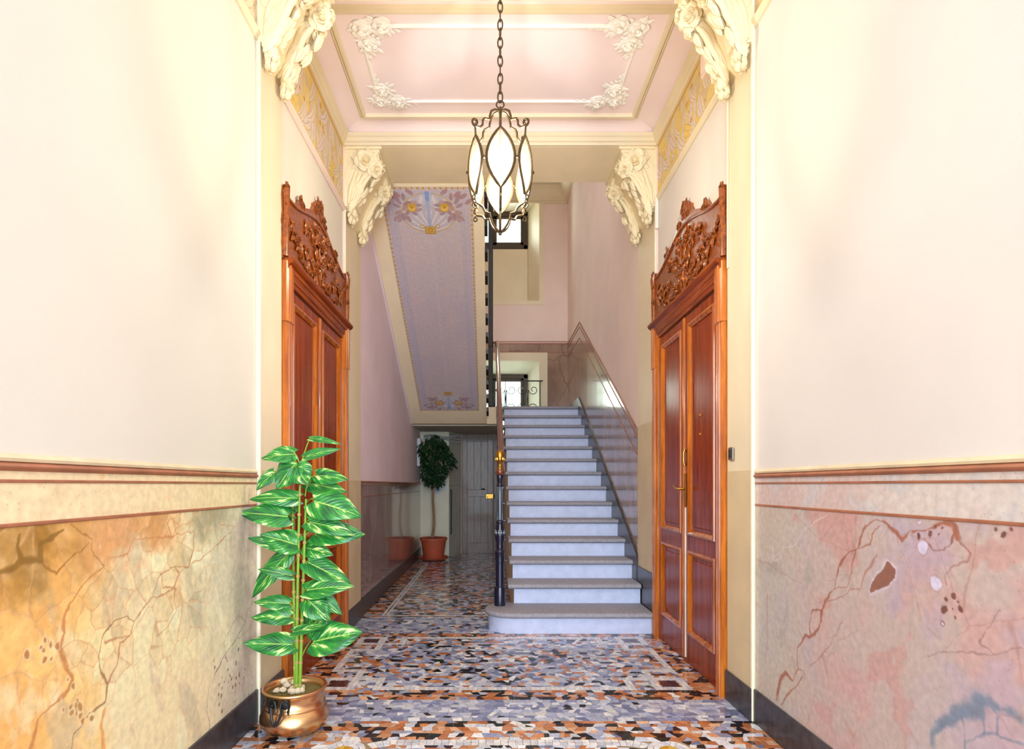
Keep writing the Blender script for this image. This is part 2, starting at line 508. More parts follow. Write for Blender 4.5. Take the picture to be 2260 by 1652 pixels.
# landing back wall with two splayed window recesses
NX0, NX1 = -.70, .824
b = B()
b.box(NX1, PR + .2, YW, YW + .2, LAND - .045, 6.4)
b.box(XP - .2, NX0, YW, YW + .2, LAND - .045, 6.4)
b.box(NX0, NX1, YW, YW + .2, 3.289, 4.31)
b.box(NX0, NX1, YW, YW + .2, 6.05, 6.4)
wb = struct(b, 'wall_back', M_PINK, 'pink back wall of the stair landing with two windows', 'wall')
WX0, WX1 = -.53, .655
def reveal(z0, z1, wz0, wz1, yw):
    b = B()
    a = [(NX0, YW + .001, z0), (NX1, YW + .001, z0), (NX1, YW + .001, z1), (NX0, YW + .001, z1)]
    c = [(WX0, yw, wz0), (WX1, yw, wz0), (WX1, yw, wz1), (WX0, yw, wz1)]
    for i in range(4):
        j = (i + 1) % 4
        b.add([a[i], a[j], c[j], c[i]], [(0, 1, 2, 3)])
    return b
YG = 10.1
reveal(4.31, 6.05, 4.36, 6.02, YG).build('upper_reveal', M_CREAM, wb)
B().box(WX0, WX1, YG - .02, YG + .1, 4.3, 5.36).build('upper_apron', M_CREAM, wb)
reveal(LAND, 3.289, LAND, 3.14, YG).build('lower_reveal', M_OFFW, wb)
b = B()
b.box(NX1, NX1 + .075, YW - .008, YW, 4.24, 5.98).box(NX0 - .075, NX0, YW - .008, YW, 4.24, 5.98).box(NX0, NX1, YW - .008, YW, 4.24, 4.31)
b.build('upper_surround', M_CREAM, wb)
b = B()
b.box(NX1, NX1 + .14, YW - .008, YW, LAND, 3.43).box(NX0 - .14, NX0, YW - .008, YW, LAND, 3.43).box(NX0, NX1, YW - .008, YW, 3.289, 3.43)
b.build('lower_surround', M_CREAM, wb)
B().box(NX1 + .14, PR, YW - .006, YW, LAND, 3.43).build('marble_panel', M_MAR, wb)
B().box(XP, PR, YW - .006, YW, 3.43, 3.58, .002).build('marble_band', M_MAR, wb)
b = B()
for z, t in ((3.43, .012), (3.57, .02), (3.61, .01)):
    b.box(XP, PR, YW - .012, YW, z, z + t, .003)
b.build('rail_line', M_RAIL, wb)
struct(B().box(XP, PR, F1, YW + .1, 6.2, 6.4), 'ceiling_stairwell', M_OFFW, 'off-white ceiling high over the stair landing', 'ceiling')
b = B()
cv = [(0, 0), (.05, .01), (.10, .05), (.14, .10), (.16, .22), (0, .22)]
b.prism([(YW - u, 5.98 + w) for u, w in cv], 'x', XP, PR)
b.prism([(PR - u, 5.98 + w) for u, w in cv], 'y', F1, YW)
b.box(XP, PR, YW - .02, YW, 5.96, 5.985).box(PR - .02, PR, F1, YW, 5.96, 5.985)
struct(b, 'trim_1', M_CREAM, 'cream cove moulding under the stairwell ceiling', 'moulding')

def window(name, x0, x1, z0, z1, y, label, mull):
    w = thing(name, ((x0 + x1) / 2, y, z0), label, 'window', kind='structure')
    t = .075
    b = B().box(x0, x1, y - .03, y + .05, z0, z0 + t, .008).box(x0, x1, y - .03, y + .05, z1 - t, z1, .008)
    b.box(x0, x0 + t, y - .03, y + .05, z0, z1, .008).box(x1 - t, x1, y - .03, y + .05, z0, z1, .008)
    b.build('outer_frame', M_FRAME, w)
    xs = [x0 + t, mull, x1 - t]
    for a, c in zip(xs[:-1], xs[1:]):
        s_ = .05
        b = B().box(a, c, y - .015, y + .03, z0 + t, z0 + t + s_, .005).box(a, c, y - .015, y + .03, z1 - t - s_, z1 - t, .005)
        b.box(a, a + s_, y - .015, y + .03, z0 + t, z1 - t, .005).box(c - s_, c, y - .015, y + .03, z0 + t, z1 - t, .005)
        sash = b.build('sash', M_FRAME, w)
        B().box(a + s_, c - s_, y, y + .006, z0 + t + s_, z1 - t - s_).build('pane', M_WGLASS, sash)
    return w
window('window_1', WX0, WX1, 5.36, 6.02, YG, 'dark-framed upper stairwell window behind the lantern', .06)
window('window_2', WX0, WX1, LAND, 3.14, YG, 'dark-framed low window at the back of the stair landing', .04)

# passage end walls (under the landing)
b = B().box(XP, -.69, 9.40, 9.6, 0, 2.06)
struct(b, 'wall_passage_end', M_OFFW, 'whitewashed end wall behind the ficus in the passage', 'wall')
b = B().prism([(-.69, 9.40), (-.503, 9.87), (-.60, 9.95), (-.75, 9.6)], 'z', 0, 2.06)
o = struct(b, 'wall_passage_splay', M_GREYP, 'grey slanted wall panel left of the old wooden door', 'wall')
B().prism([(-.693, 9.396), (-.506, 9.866), (-.503, 9.868), (-.69, 9.398)], 'z', 1.17, 1.18).build('seam', M_CABLE, o)
struct(B().box(-.62, PR, 9.92, 10.1, 0, 2.06), 'wall_passage_back', M_GREYP, 'wall around the old wooden door', 'wall')
struct(B().prism([(R2 + .2, 0), (9.92, 0), (9.92, 2.06), (YE + .1, 2.06), (R2 + .2, .1)], 'x', .215, .30), 'wall_understair', M_CREAM, 'cream closed side wall under the stone stairs', 'wall')

# pilasters ------------------------------------------------------
def pilaster(name, side, y0, y1, dado, label):
    x0, x1 = (XL - .05, PL) if side < 0 else (PR, XR + .05)
    t = struct(B().box(x0, x1, y0, y1, 0, HB + .5), name, M_CREAM, label, 'pilaster')
    xf = PL if side < 0 else PR
    e = .0025 * -side
    b = B().box(xf, xf + e, y0 + .012, y1 - .004, BASEH, dado)
    b.build('dado_paint', M_BEIGE, t)
    # worn white corner bead
    b = B().box(xf - .012 * -side, xf + .004 * -side, y0 - .005, y0 + .014, 0, HB, .003)
    b.build('corner_bead', M_BEAD, t)
    return t
pilaster('trim_2', -1, N0, N1, 1.255, 'cream near pilaster on the left wall behind the leafy plant')
pilaster('trim_3', 1, N0, N1, 1.255, 'cream near pilaster on the right wall with the light switch')
pilaster('trim_4', -1, F0, F1, 1.22, 'cream far pilaster on the left beyond the carved door')
pilaster('trim_5', 1, F0, F1, 1.70, 'cream far pilaster on the right at the foot of the stairs')

# beams ----------------------------------------------------------
struct(B().box(XL - .2, XR + .2, F0, F1, HB, 4.6, .004), 'trim_6', M_SOFFIT, 'plain cream beam across the hall before the stairs', 'beam')
struct(B().box(XL - .2, XR + .2, N0, N1, HB, 4.6, .004), 'trim_7', M_CREAM, 'near cream beam the lantern hangs from', 'beam')

# ceiling of the door bay: flat field, coved sides, mouldings ------
CX0, CX1, CY0, CY1 = -.99, 1.117, 3.345, 4.36
ce = struct(B().box(CX0 - .02, CX1 + .02, CY0 - .02, CY1 + .02, HC, HC + .1), 'ceiling', M_CEIL, 'rose-pink coved ceiling of the bay between the two doors', 'ceiling')
def cove(a, c):
    prof = []
    for k in range(9):
        t = k / 8
        prof.append((math.sin(t * R90), 1 - math.cos(t * R90)))
    return prof
# cove strips: from the wall line at HB+.085 up to the flat field
zc0 = HB + .085
def covestrip(p0, p1, q0, q1):
    vs = []; fs = []; n = 8
    for k in range(n + 1):
        t = k / n
        for w, f in ((p0, q0), (p1, q1)):
            s_ = 1 - (1 - t) ** 1.6
            h = zc0 + (HC - zc0) * (1 - (1 - t) ** 2.2)
            vs.append((w[0] + (f[0] - w[0]) * t, w[1] + (f[1] - w[1]) * t, h))
    for k in range(n):
        fs.append((2 * k, 2 * k + 1, 2 * k + 3, 2 * k + 2))
    return vs, fs
cb = B()
W = [(XL, N1), (XR, N1), (XR, F0), (XL, F0)]; Q = [(CX0, CY0), (CX1, CY0), (CX1, CY1), (CX0, CY1)]
for i in range(4):
    j = (i + 1) % 4
    cb.add(*covestrip(W[i], W[j], Q[i], Q[j]))
cb.build('cove', M_CEIL, ce, smooth=True, ang=50)
# ceiling frame moulding (cream): four mitred bars
def framebars(x0, x1, y0, y1, w, z0, z1, m, nm, par):
    for nmb, (ax, ay, bx, by) in enumerate(((x0, y0, x1, y0), (x1, y0, x1, y1), (x1, y1, x0, y1), (x0, y1, x0, y0))):
        ins = {0: (0, 1), 1: (-1, 0), 2: (0, -1), 3: (1, 0)}[nmb]
        tv = Vector((bx - ax, by - ay, 0)).normalized()
        iv = Vector((ins[0], ins[1], 0))
        b = B(); vs = []
        prof = [(0, 0), (w * .25, -.6), (w * .4, -.35), (w * .6, -1), (w * .9, -.9), (w, -.3), (w, 0)]
        for (ex, ey), sg in (((ax, ay), 1), ((bx, by), -1)):
            for u, z in prof:
                p = Vector((ex, ey, 0)) + iv * u + tv * u * sg
                vs.append((p.x, p.y, z1 + (z1 - z0) * z))
        n = len(prof)
        fs = [(k, (k + 1) % n, n + (k + 1) % n, n + k) for k in range(n)]
        b.add(vs, fs).build(nm, m, par)
framebars(CX0 - .012, CX1 + .012, CY0 - .012, CY1 + .012, .055, HC - .025, HC + .001, M_CREAM, 'frame_moulding', ce)
framebars(-.83, .94, 3.478, 4.19, .022, HC - .014, HC + .001, M_WHITE, 'panel_line', ce)

# crown moulding round the bay
cp = [(0, 0), (.018, .002), (.022, .02), (.035, .026), (.04, .05), (.052, .058), (.055, .085), (0, .085)]
def crown(name, label, polys):
    b = B()
    for pr, ax, a0, a1 in polys: b.prism(pr, ax, a0, a1)
    return struct(b, name, M_CREAM, label, 'moulding')
crown('trim_8', 'cream stepped crown moulding along the far beam', [([(F0 - u, HB + w) for u, w in cp], 'x', XL, XR)])
crown('trim_9', 'cream crown moulding along the back of the near beam', [([(N1 + u, HB + w) for u, w in cp], 'x', XL, XR)])
crown('trim_10', 'cream crown moulding above the left painted frieze', [([(XL + u, HB + w) for u, w in cp], 'y', N1, F0)])
crown('trim_11', 'cream crown moulding above the right painted frieze', [([(XR - u, HB + w) for u, w in cp], 'y', N1, F0)])
# moulding under the friezes
FL, FR = 3.40, 3.47
mp_ = [(0, 0), (.012, 0), (.012, .012), (.02, .02), (.024, .04), (.018, .05), (0, .055)]
b = B().prism([(XL + u, FL - .055 + w) for u, w in mp_], 'y', N1, F0)
struct(b, 'trim_12', M_PINK, 'pink moulding under the left painted frieze', 'moulding')
b = B().prism([(XR - u, FR - .055 + w) for u, w in mp_], 'y', N1, F0)
struct(b, 'trim_13', M_CREAM, 'cream moulding under the right painted frieze', 'moulding')
b = B().prism([(XL + u, FL + w) for u, w in mp_], 'y', YB, N0)
struct(b, 'trim_14', M_CREAM, 'cream moulding high on the near left wall', 'moulding')
b = B().prism([(XR - u, FR + w - .01) for u, w in mp_], 'y', YB, N0)
struct(b, 'trim_15', M_CREAM, 'cream moulding high on the near right wall', 'moulding')
struct(B().box(XL - .2, XR + .2, YB - .2, N0, HC, HC + .1), 'ceiling_near', M_CEIL, 'pink ceiling over the entrance', 'ceiling')
# vertical trim strips at bay ends
struct(B().box(XL, XL + .014, F0 - .016, F0, 1.25, HB, .003), 'trim_16', M_PINK, 'thin pink corner strip left of the far beam', 'moulding')
struct(B().box(XR - .014, XR, F0 - .016, F0, 1.25, HB, .003), 'trim_17', M_PINK, 'thin pink corner strip right of the far beam', 'moulding')

# painted friezes -------------------------------------------------
def frieze_img(U, V, seed):
    """U along the hall (m), V height 0..1"""
    img = np.zeros(U.shape + (3,)); img[:] = (226, 200, 128)
    n = fbm(U, V * .44, seed, 9)
    img = over(img, (208, 188, 148), sstep(.45, .65, n))
    img = over(img, (222, 176, 70), sstep(.62, .8, fbm(U, V * .44, seed + 3, 14)) * .7)
    r = random.Random(seed)
    y = V * .44
    u0, u1 = U.min(), U.max()
    k = 0; u = u0 - .1
    while u < u1 + .1:
        for lay in range(3):
            cx = u + r.uniform(-.05, .05); cy = r.uniform(.06, .38); an = r.uniform(-.5, .9) + 1.2
            Lh, wd_ = r.uniform(.09, .15), r.uniform(.022, .045)
            ca, sa = math.cos(an), math.sin(an)
            p = (U - cx) * ca + (y - cy) * sa; q = -(U - cx) * sa + (y - cy) * ca
            q = q - .25 * p * p / Lh
            tt = np.clip((p + Lh) / (2 * Lh), 0, 1)
            hw = wd_ * np.sin(np.pi * tt ** .8) ** .8 + 1e-4
            sd = np.abs(q) / hw
            ins = (sd < 1) & (np.abs(p) < Lh)
            c = r.choice([(224, 208, 194), (216, 202, 182), (226, 210, 184), (220, 204, 200), (232, 198, 104)])
            img = over(img, c, ins * .92)
            img = over(img, (176, 144, 92), (ins & (sd > .86)) * .55)
            img = over(img, (170, 150, 124), (ins & (np.abs(q) < .003)) * .6)
        u += .075
    for k in range(14):
        cx, cy, rr_ = r.uniform(u0, u1), r.uniform(.05, .4), r.uniform(.01, .02)
        d = np.hypot(U - cx, y - cy)
        img = over(img, (196, 142, 54), (d < rr_) * .8)
    e = np.minimum(V, 1 - V)
    img = over(img, (206, 160, 64), sstep(.07, .03, e) * .9)
    return img
for nm, x, sg, h0, lab in (('trim_18', XL, 1, FL, 'ochre and grey floral painted frieze on the left bay wall'), ('trim_19', XR, -1, FR, 'ochre and grey floral painted frieze on the right bay wall')):
    us = np.linspace(N1, F0, 420); vs = np.linspace(0, 1, 140)
    U, V = np.meshgrid(us, vs)
    o = painted(nm, lambda u, v, x=x, sg=sg, h0=h0: (u * 0 + x + sg * .004, u, h0 + v * (HB - h0)), us, vs, frieze_img(U, V, 31 + int(sg)), M_FRESCO)
    tag(o, lab, 'frieze', kind='structure')
for nm, x, sg, h0, lab in (('trim_20', XL, 1, FL + .05, 'painted frieze high on the near left wall'), ('trim_21', XR, -1, FR + .05, 'painted frieze high on the near right wall')):
    us = np.linspace(1.6, N0, 150); vs = np.linspace(0, 1, 60)
    U, V = np.meshgrid(us, vs)
    o = painted(nm, lambda u, v, x=x, sg=sg, h0=h0: (u * 0 + x + sg * .004, u, h0 + v * (HC - h0)), us, vs, frieze_img(U, V, 51 + int(sg)), M_FRESCO)
    tag(o, lab, 'frieze', kind='structure')

# baseboards --------------------------------------------------------
def base(name, x, sg, y0, y1, label, h=BASEH, t=.014):
    b = B().box(x, x + sg * t, y0, y1, 0, h, .003)
    struct(b, name, M_BASE, label, 'baseboard')
base('baseboard_left', XL, 1, YB, N0, 'dark stone baseboard along the near left wall')
base('baseboard_right', XR, -1, YB, N0, 'dark stone baseboard along the near right wall')
base('baseboard_pilaster_left', PL, 1, N0, N1, 'dark stone baseboard of the near left pilaster')
base('baseboard_pilaster_right', PR, -1, N0, N1, 'dark stone baseboard of the near right pilaster')
base('baseboard_passage_left', XP, 1, F1, 9.4, 'dark stone baseboard along the passage wall')
base('baseboard_far_left', PL, 1, F0, F1, 'dark stone baseboard of the far left pilaster')
base('baseboard_far_right', PR, -1, F0, F1, 'dark raised skirting at the foot of the stairs', h=.47)

# dado rails and bands ----------------------------------------------
def dado_trim(name, x, sg, y0, y1, label):
    t = struct(B().prism([(x, 1.236), (x + sg * .010, 1.238), (x + sg * .013, 1.246), (x + sg * .006, 1.256), (x, 1.258)], 'y', y0, y1), name, M_RAILP, label, 'dado rail')
    b = B(); vs = [(x + sg * (.004 + .012 * math.sin(math.pi * k / 8)), 1.2145 + .0225 * k / 8) for k in range(9)]
    b.prism([(x, 1.2145)] + vs + [(x, 1.237)], 'y', y0, y1)
    b.build('rail_bead', M_RAIL, t, smooth=True)
    B().box(x, x + sg * .008, y0, y1, 1.186, 1.194, .002).build('rail_fillet', M_RAIL, t)
    B().box(x, x + sg * .007, y0, y1, 1.077, 1.087, .002).build('panel_line', M_RAIL, t)
    return t
dado_trim('trim_22', XL, 1, YB, N0 - .006, 'brown painted dado rail on the near left wall')
dado_trim('trim_23', XR, -1, YB, N0 - .006, 'brown painted dado rail on the near right wall')
b = B().box(XP, XP + .004, F1, 9.4, BASEH, 1.215)
t = struct(b, 'trim_24', M_MARD, 'polished plum marble dado along the passage wall', 'dado')
b = B()
for z, h in ((1.205, .014), (1.180, .008), (1.075, .006)): b.box(XP, XP + .009, F1, 9.4, z, z + h, .002)
b.build('rail_line', M_RAIL, t)

# marble painted dado panels ---------------------------------------------
def wallpx(x):
    """photo pixel -> (depth, height) on the wall plane x"""
    def f(px, py):
        d = F * x / (px - CX)
        return d, EYE + (CY - py) * d / F
    return f
us = np.linspace(1.28, N0 - .006, 520); vs = np.linspace(BASEH, 1.236, 345)
U, V = np.meshgrid(us, vs)
wu = U + (fbm(U, V, 5, 9) - .5) * .05; wv = V + (fbm(U, V, 8, 9) - .5) * .05
wu2 = U + (fbm(U, V, 15, 30) - .5) * .02; wv2 = V + (fbm(U, V, 18, 30) - .5) * .02
def T(f, zx, zy, ox, oy, s=2.458): return f(ox + zx / s, oy + zy / s)

def dado_left():
    f = wallpx(XL)
    t = lambda a: [T(f, x, y, 0, 980) for x, y in a]
    sx = (U - 1.28) / 1.55
    img = np.zeros(U.shape + (3,)); img[:] = (226, 206, 164)
    n = fbm(U, V, 2, 3.5); n2 = fbm(U, V, 4, 12)
    img = over(img, (228, 182, 112), sstep(.34, .05, sx + (n - .5) * .5))
    img = over(img, (214, 150, 82), sstep(.3, .0, sx + (n2 - .5) * .4 + .12 * (1 - V)) * .6)
    img = over(img, (206, 194, 170), sstep(.5, .9, sx + (n - .5) * .6))
    img = over(img, (190, 172, 158), sstep(.75, 1.05, sx + (n2 - .5) * .5))
    img = over(img, (170, 160, 140), sstep(.56, .72, fbm(U * 2.2 + V, V * .6 - U, 21, 4)) * .45)
    img = over(img, (236, 224, 196), sstep(.58, .75, fbm(U * 2 + V, V * .7 - U, 25, 5)) * .5)
    # clouds along the top of the panel
    top = sstep(.86, 1.05, V + (n2 - .5) * .35)
    img = over(img, (150, 106, 46), top * sstep(.30, .1, sx + (n - .5) * .3) * .8)
    img = over(img, (200, 136, 84), top * sstep(.14, .3, sx) * sstep(.62, .45, sx) * .75)
    img = over(img, (150, 138, 116), top * sstep(.55, .68, sx) * sstep(.88, .74, sx) * .8)
    # pebble network
    r = random.Random(3)
    pts = [(r.uniform(1.3, 2.5), r.uniform(.4, 1.1)) for _ in range(120)]
    a1, a2, kk = vor(wu, wv, pts)
    e = a2 - a1
    msk = sstep(.35, .7, V + (n - .5) * .5) * sstep(.85, .55, sx)
    img = over(img, (196, 150, 108), sstep(.007, .0, e) * msk * .62)
    shade = np.array([r.uniform(-12, 12) for _ in pts])[kk]
    img = img + (shade * msk)[..., None]
    vein = [
        ([(560, 665), (500, 710), (430, 770), (400, 830), (350, 910), (335, 990), (345, 1030), (320, 1110), (345, 1190), (385, 1280), (360, 1340), (290, 1400), (200, 1490), (160, 1650)], .0075, (184, 122, 72)),
        ([(560, 665), (500, 600), (495, 520), (380, 430)], .003, (150, 100, 50)),
        ([(1050, 470), (1045, 560), (1020, 660), (940, 665), (870, 700), (840, 760), (820, 830), (760, 900), (720, 960), (700, 1040), (650, 1080), (630, 1200), (575, 1305)], .0045, (176, 116, 84)),
        ([(720, 960), (680, 930), (610, 960), (550, 1040), (525, 1150), (540, 1240), (575, 1305), (565, 1400), (470, 1470), (400, 1570), (380, 1652)], .0050, (140, 104, 70)),
        ([(560, 1075), (640, 1055), (700, 1040)], .003, (176, 120, 84)),
        ([(870, 700), (880, 780), (935, 780), (970, 700), (940, 665)], .003, (176, 116, 84)),
        ([(820, 830), (880, 820), (945, 780), (940, 850), (950, 900), (910, 980), (850, 1040)], .0025, (180, 130, 96)),
        ([(590, 620), (680, 600), (720, 520), (860, 500), (930, 500), (965, 440), (930, 400), (900, 430), (930, 500), (1040, 470)], .004, (190, 124, 86)),
        ([(1180, 380), (1190, 440), (1270, 450), (1160, 560), (1090, 620), (1040, 640)], .003, (190, 134, 96)),
        ([(0, 700), (110, 640), (220, 630), (210, 540), (330, 460)], .009, (128, 92, 40)),
        ([(110, 480), (90, 560), (120, 640)], .007, (128, 92, 40)),
        ([(230, 640), (300, 700), (400, 590), (480, 540)], .003, (150, 100, 50)),
        ([(1370, 850), (1340, 900), (1330, 960), (1260, 1080), (1210, 1150), (1160, 1260), (1130, 1330), (1120, 1440), (1135, 1540)], .0035, (128, 108, 100)),
        ([(1330, 960), (1290, 920), (1240, 1010), (1210, 1080), (1230, 1180)], .003, (140, 116, 106)),
        ([(1260, 1080), (1300, 1040), (1350, 1000), (1380, 930)], .003, (140, 116, 106)),
        ([(560, 1440), (545, 1520), (560, 1652)], .008, (206, 146, 84)),
    ]
    for pl, w, c in vein:
        d = dpoly(wu2, wv2, t(pl))
        wv_ = w * (.25 + 2.2 * np.clip(fbm(U, V, 77, 10) - .42, 0, 1) * 2.0)
        img = over(img, c, sstep(wv_ + .002, wv_ * .3, d) * .85)
    # pebbles
    r = random.Random(5)
    for zx, zy, n_, sp, c in ((1220, 1290, 26, 70, (126, 96, 88)), (400, 1440, 14, 50, (170, 120, 60)), (240, 1100, 8, 40, (170, 110, 60)), (1300, 1150, 3, 30, (96, 84, 88))):
        for k in range(n_):
            u0, v0 = T(f, zx + r.gauss(0, sp * .7), zy + r.gauss(0, sp), 0, 980)
            rr_ = r.uniform(.004, .011)
            d = np.hypot((wu2 - u0) * 1.3, wv2 - v0)
            img = over(img, (214, 196, 168), sstep(rr_ + .007, rr_ + .003, d) * .7)
            img = over(img, c, sstep(rr_ + .002, rr_ - .001, d) * .9)
    img = over(img, (216, 206, 176), sstep(.74, .86, fbm(U * 6 + V * 3, V * 2 - U * 3, 61, 9)) * .5)
    # band above the panel line
    band = V > 1.082
    bimg = np.zeros_like(img); bimg[:] = (220, 198, 162)
    bimg = over(bimg, (212, 188, 152), sstep(.45, .7, n2) * .7)
    bimg = over(bimg, (216, 160, 110), sstep(.72, .82, fbm(U, V, 63, 22)) * .4)
    img = np.where(band[..., None], bimg, img)
    spk = np.random.RandomState(1).rand(*U.shape)
    img = over(img, (150, 116, 80), (spk > .9965) * .5)
    return np.clip(img * np.array((1.13, 1.15, 1.15)), 0, 251)
def dado_right():
    f = wallpx(XR)
    t = lambda a: [T(f, x, y, 1600, 980) for x, y in a]
    img = np.zeros(U.shape + (3,)); img[:] = (208, 178, 156)
    n = fbm(U, V, 102, 3.2); n2 = fbm(U, V, 104, 10)
    img = over(img, (216, 166, 148), sstep(.46, .62, n) * .85)
    img = over(img, (204, 178, 164), sstep(.5, .64, fbm(U, V, 111, 4)) * .7)
    img = over(img, (196, 168, 170), sstep(.54, .7, fbm(U, V, 113, 5)) * .6)
    img = over(img, (206, 190, 158), sstep(2.2, 2.7, U + (n - .5)) * .7)
    img = over(img, (182, 164, 140), sstep(.56, .7, n2) * sstep(1.9, 2.5, U) * .6)
    img = over(img, (212, 150, 132), sstep(.6, .64, fbm(wu, wv, 117, 3.5)) * .55)
    r = random.Random(9)
    pts = [(r.uniform(1.3, 2.8), r.uniform(.2, 1.1)) for _ in range(36)]
    a1, a2, kk = vor(wu, wv, pts)
    img = over(img, (186, 134, 112), sstep(.006, .0, a2 - a1) * sstep(.45, .6, fbm(U, V, 119, 4)) * .5)
    vein = [
        ([(1270, 510), (1250, 430), (1190, 425), (1070, 470), (1020, 480), (970, 510), (920, 470), (880, 420), (820, 410), (760, 450), (740, 500), (720, 560), (660, 600), (630, 640), (610, 700), (595, 780), (550, 850), (530, 900), (525, 960), (490, 1035), (440, 1040), (400, 1100), (395, 1160), (400, 1220), (370, 1280), (330, 1240), (300, 1290), (285, 1390)], .0062, (172, 98, 70)),
        ([(595, 780), (670, 770), (690, 700), (700, 620), (715, 560)], .0035, (170, 100, 74)),
        ([(530, 900), (480, 890), (465, 960), (465, 1020)], .003, (164, 100, 74)),
        ([(400, 1220), (440, 1240), (400, 1300), (350, 1350), (310, 1410)], .0045, (172, 104, 78)),
        ([(720, 560), (790, 540), (800, 490), (850, 440)], .004, (176, 110, 84)),
        ([(1090, 500), (1130, 570), (1180, 580), (1230, 540), (1250, 480)], .0025, (150, 96, 78)),
        ([(1280, 530), (1340, 590), (1320, 640), (1240, 650), (1200, 710), (1210, 770)], .0022, (180, 124, 106)),
        ([(1020, 480), (960, 560), (900, 640)], .005, (204, 176, 168)),
        ([(830, 600), (760, 700), (740, 790), (690, 790)], .0028, (190, 128, 106)),
        ([(550, 850), (640, 830), (690, 780)], .002, (180, 124, 100)),
        ([(640, 960), (600, 1040), (540, 1130), (470, 1200)], .0022, (180, 124, 104)),
        ([(260, 620), (320, 560), (380, 550), (430, 470), (560, 380)], .0035, (226, 196, 176)),
        ([(260, 560), (265, 630), (310, 610), (325, 545)], .003, (226, 196, 176)),
        ([(1100, 1140), (1300, 1130), (1480, 1140), (1622, 1100)], .0022, (170, 130, 110)),
        ([(1480, 1140), (1380, 1080), (1500, 900)], .0018, (170, 130, 110)),
    ]
    for pl, w, c in vein:
        d = dpoly(wu2, wv2, t(pl))
        wv_ = w * (.22 + 2.6 * np.clip(fbm(U, V, 177, 10) - .42, 0, 1) ** 1.0 * 2.2)
        img = over(img, c, sstep(wv_ + .002, wv_ * .3, d) * .85)
    med = t([(890, 645), (930, 670), (925, 730), (870, 780), (790, 810), (800, 760), (840, 690)])
    d = dpoly(wu2, wv2, med, True); ins = inpoly(wu2, wv2, med)
    img = over(img, (222, 196, 188), sstep(.012, .006, d) * .8)
    img = over(img, (158, 102, 80), ins * 1.0)
    for zx, zy, zr, c in ((1085, 570, 38, (228, 208, 212)), (1160, 765, 40, (228, 210, 214)), (1060, 425, 12, (226, 206, 206))):
        u0, v0 = T(f, zx, zy, 1600, 980); rr_ = zr / 2.458 * u0 / F
        d = np.hypot((wu - u0), wv - v0)
        img = over(img, (190, 140, 126), sstep(rr_ + .006, rr_ + .002, d) * .6)
        img = over(img, c, sstep(rr_ + .003, rr_ - .003, d))
    for zx, zy, zr in ((1250, 822, 20), (1195, 900, 24), (1277, 888, 17), (1205, 845, 12), (1120, 480, 15), (1150, 440, 8), (1170, 488, 7), (1185, 455, 7), (1510, 485, 15), (1465, 452, 11), (1550, 452, 10), (1058, 500, 14), (1235, 890, 6), (1248, 940, 9), (1270, 855, 6)):
        u0, v0 = T(f, zx, zy, 1600, 980); rr_ = zr / 2.458 * u0 / F
        d = np.hypot((wu2 - u0), wv2 - v0)
        img = over(img, (130, 80, 66), sstep(rr_ + .002, rr_ - .002, d) * .95)
    u0, v0 = T(f, 1187, 970, 1600, 980); d = np.hypot(wu2 - u0, wv2 - v0)
    img = over(img, (150, 96, 84), sstep(.009, .007, d)); img = over(img, (222, 206, 206), sstep(.006, .004, d))
    # blue-grey cloud at the lower right
    bl = t([(1120, 1620), (1140, 1550), (1200, 1500), (1260, 1480), (1310, 1460), (1380, 1450), (1400, 1390), (1450, 1395), (1500, 1440), (1560, 1450), (1622, 1500)])
    d = dpoly(wu2, wv2, bl)
    w = .016 * sstep(2.0, 1.5, U) + .003
    img = over(img, (104, 124, 136), sstep(w * 1.6, w * .3, d + (n2 - .5) * .06) * .7)
    for pl in ([(1290, 1480), (1300, 1560), (1310, 1652)], [(1310, 1610), (1380, 1590), (1410, 1570), (1400, 1480)], [(1410, 1570), (1480, 1570), (1500, 1590), (1622, 1625)], [(1480, 1570), (1490, 1480), (1460, 1430)]):
        d = dpoly(wu2, wv2, t(pl)); img = over(img, (118, 128, 140), sstep(.007, .001, d + (n2 - .5) * .012) * .6)
    band = V > 1.082
    bimg = np.zeros_like(img); bimg[:] = (226, 202, 178)
    bimg = over(bimg, (216, 178, 158), sstep(.45, .65, n) * .7)
    bimg = over(bimg, (210, 196, 182), sstep(.5, .7, n2) * .6)
    img = np.where(band[..., None], bimg, img)
    spk = np.random.RandomState(2).rand(*U.shape)
    img = over(img, (140, 100, 84), (spk > .9975) * .5)
    return np.clip(img * np.array((.97, 1.03, 1.14)), 0, 250)
o = painted('trim_25', lambda u, v: (u * 0 + XL + .003, u, v), us, vs, dado_left(), M_PAINT)
tag(o, 'ochre and cream painted marble dado on the near left wall', 'dado', kind='structure')
o = painted('trim_26', lambda u, v: (u * 0 + XR - .003, u, v), us, vs, dado_right(), M_PAINT)
tag(o, 'rose painted marble dado on the near right wall with blue patch', 'dado', kind='structure')
struct(B().box(XL, XL + .003, YB, 1.28, BASEH, 1.236), 'trim_27', M_MARL, 'painted dado beside the entrance on the left', 'dado')
struct(B().box(XR, XR - .003, YB, 1.28, BASEH, 1.236), 'trim_28', M_MARR, 'painted dado beside the entrance on the right', 'dado')

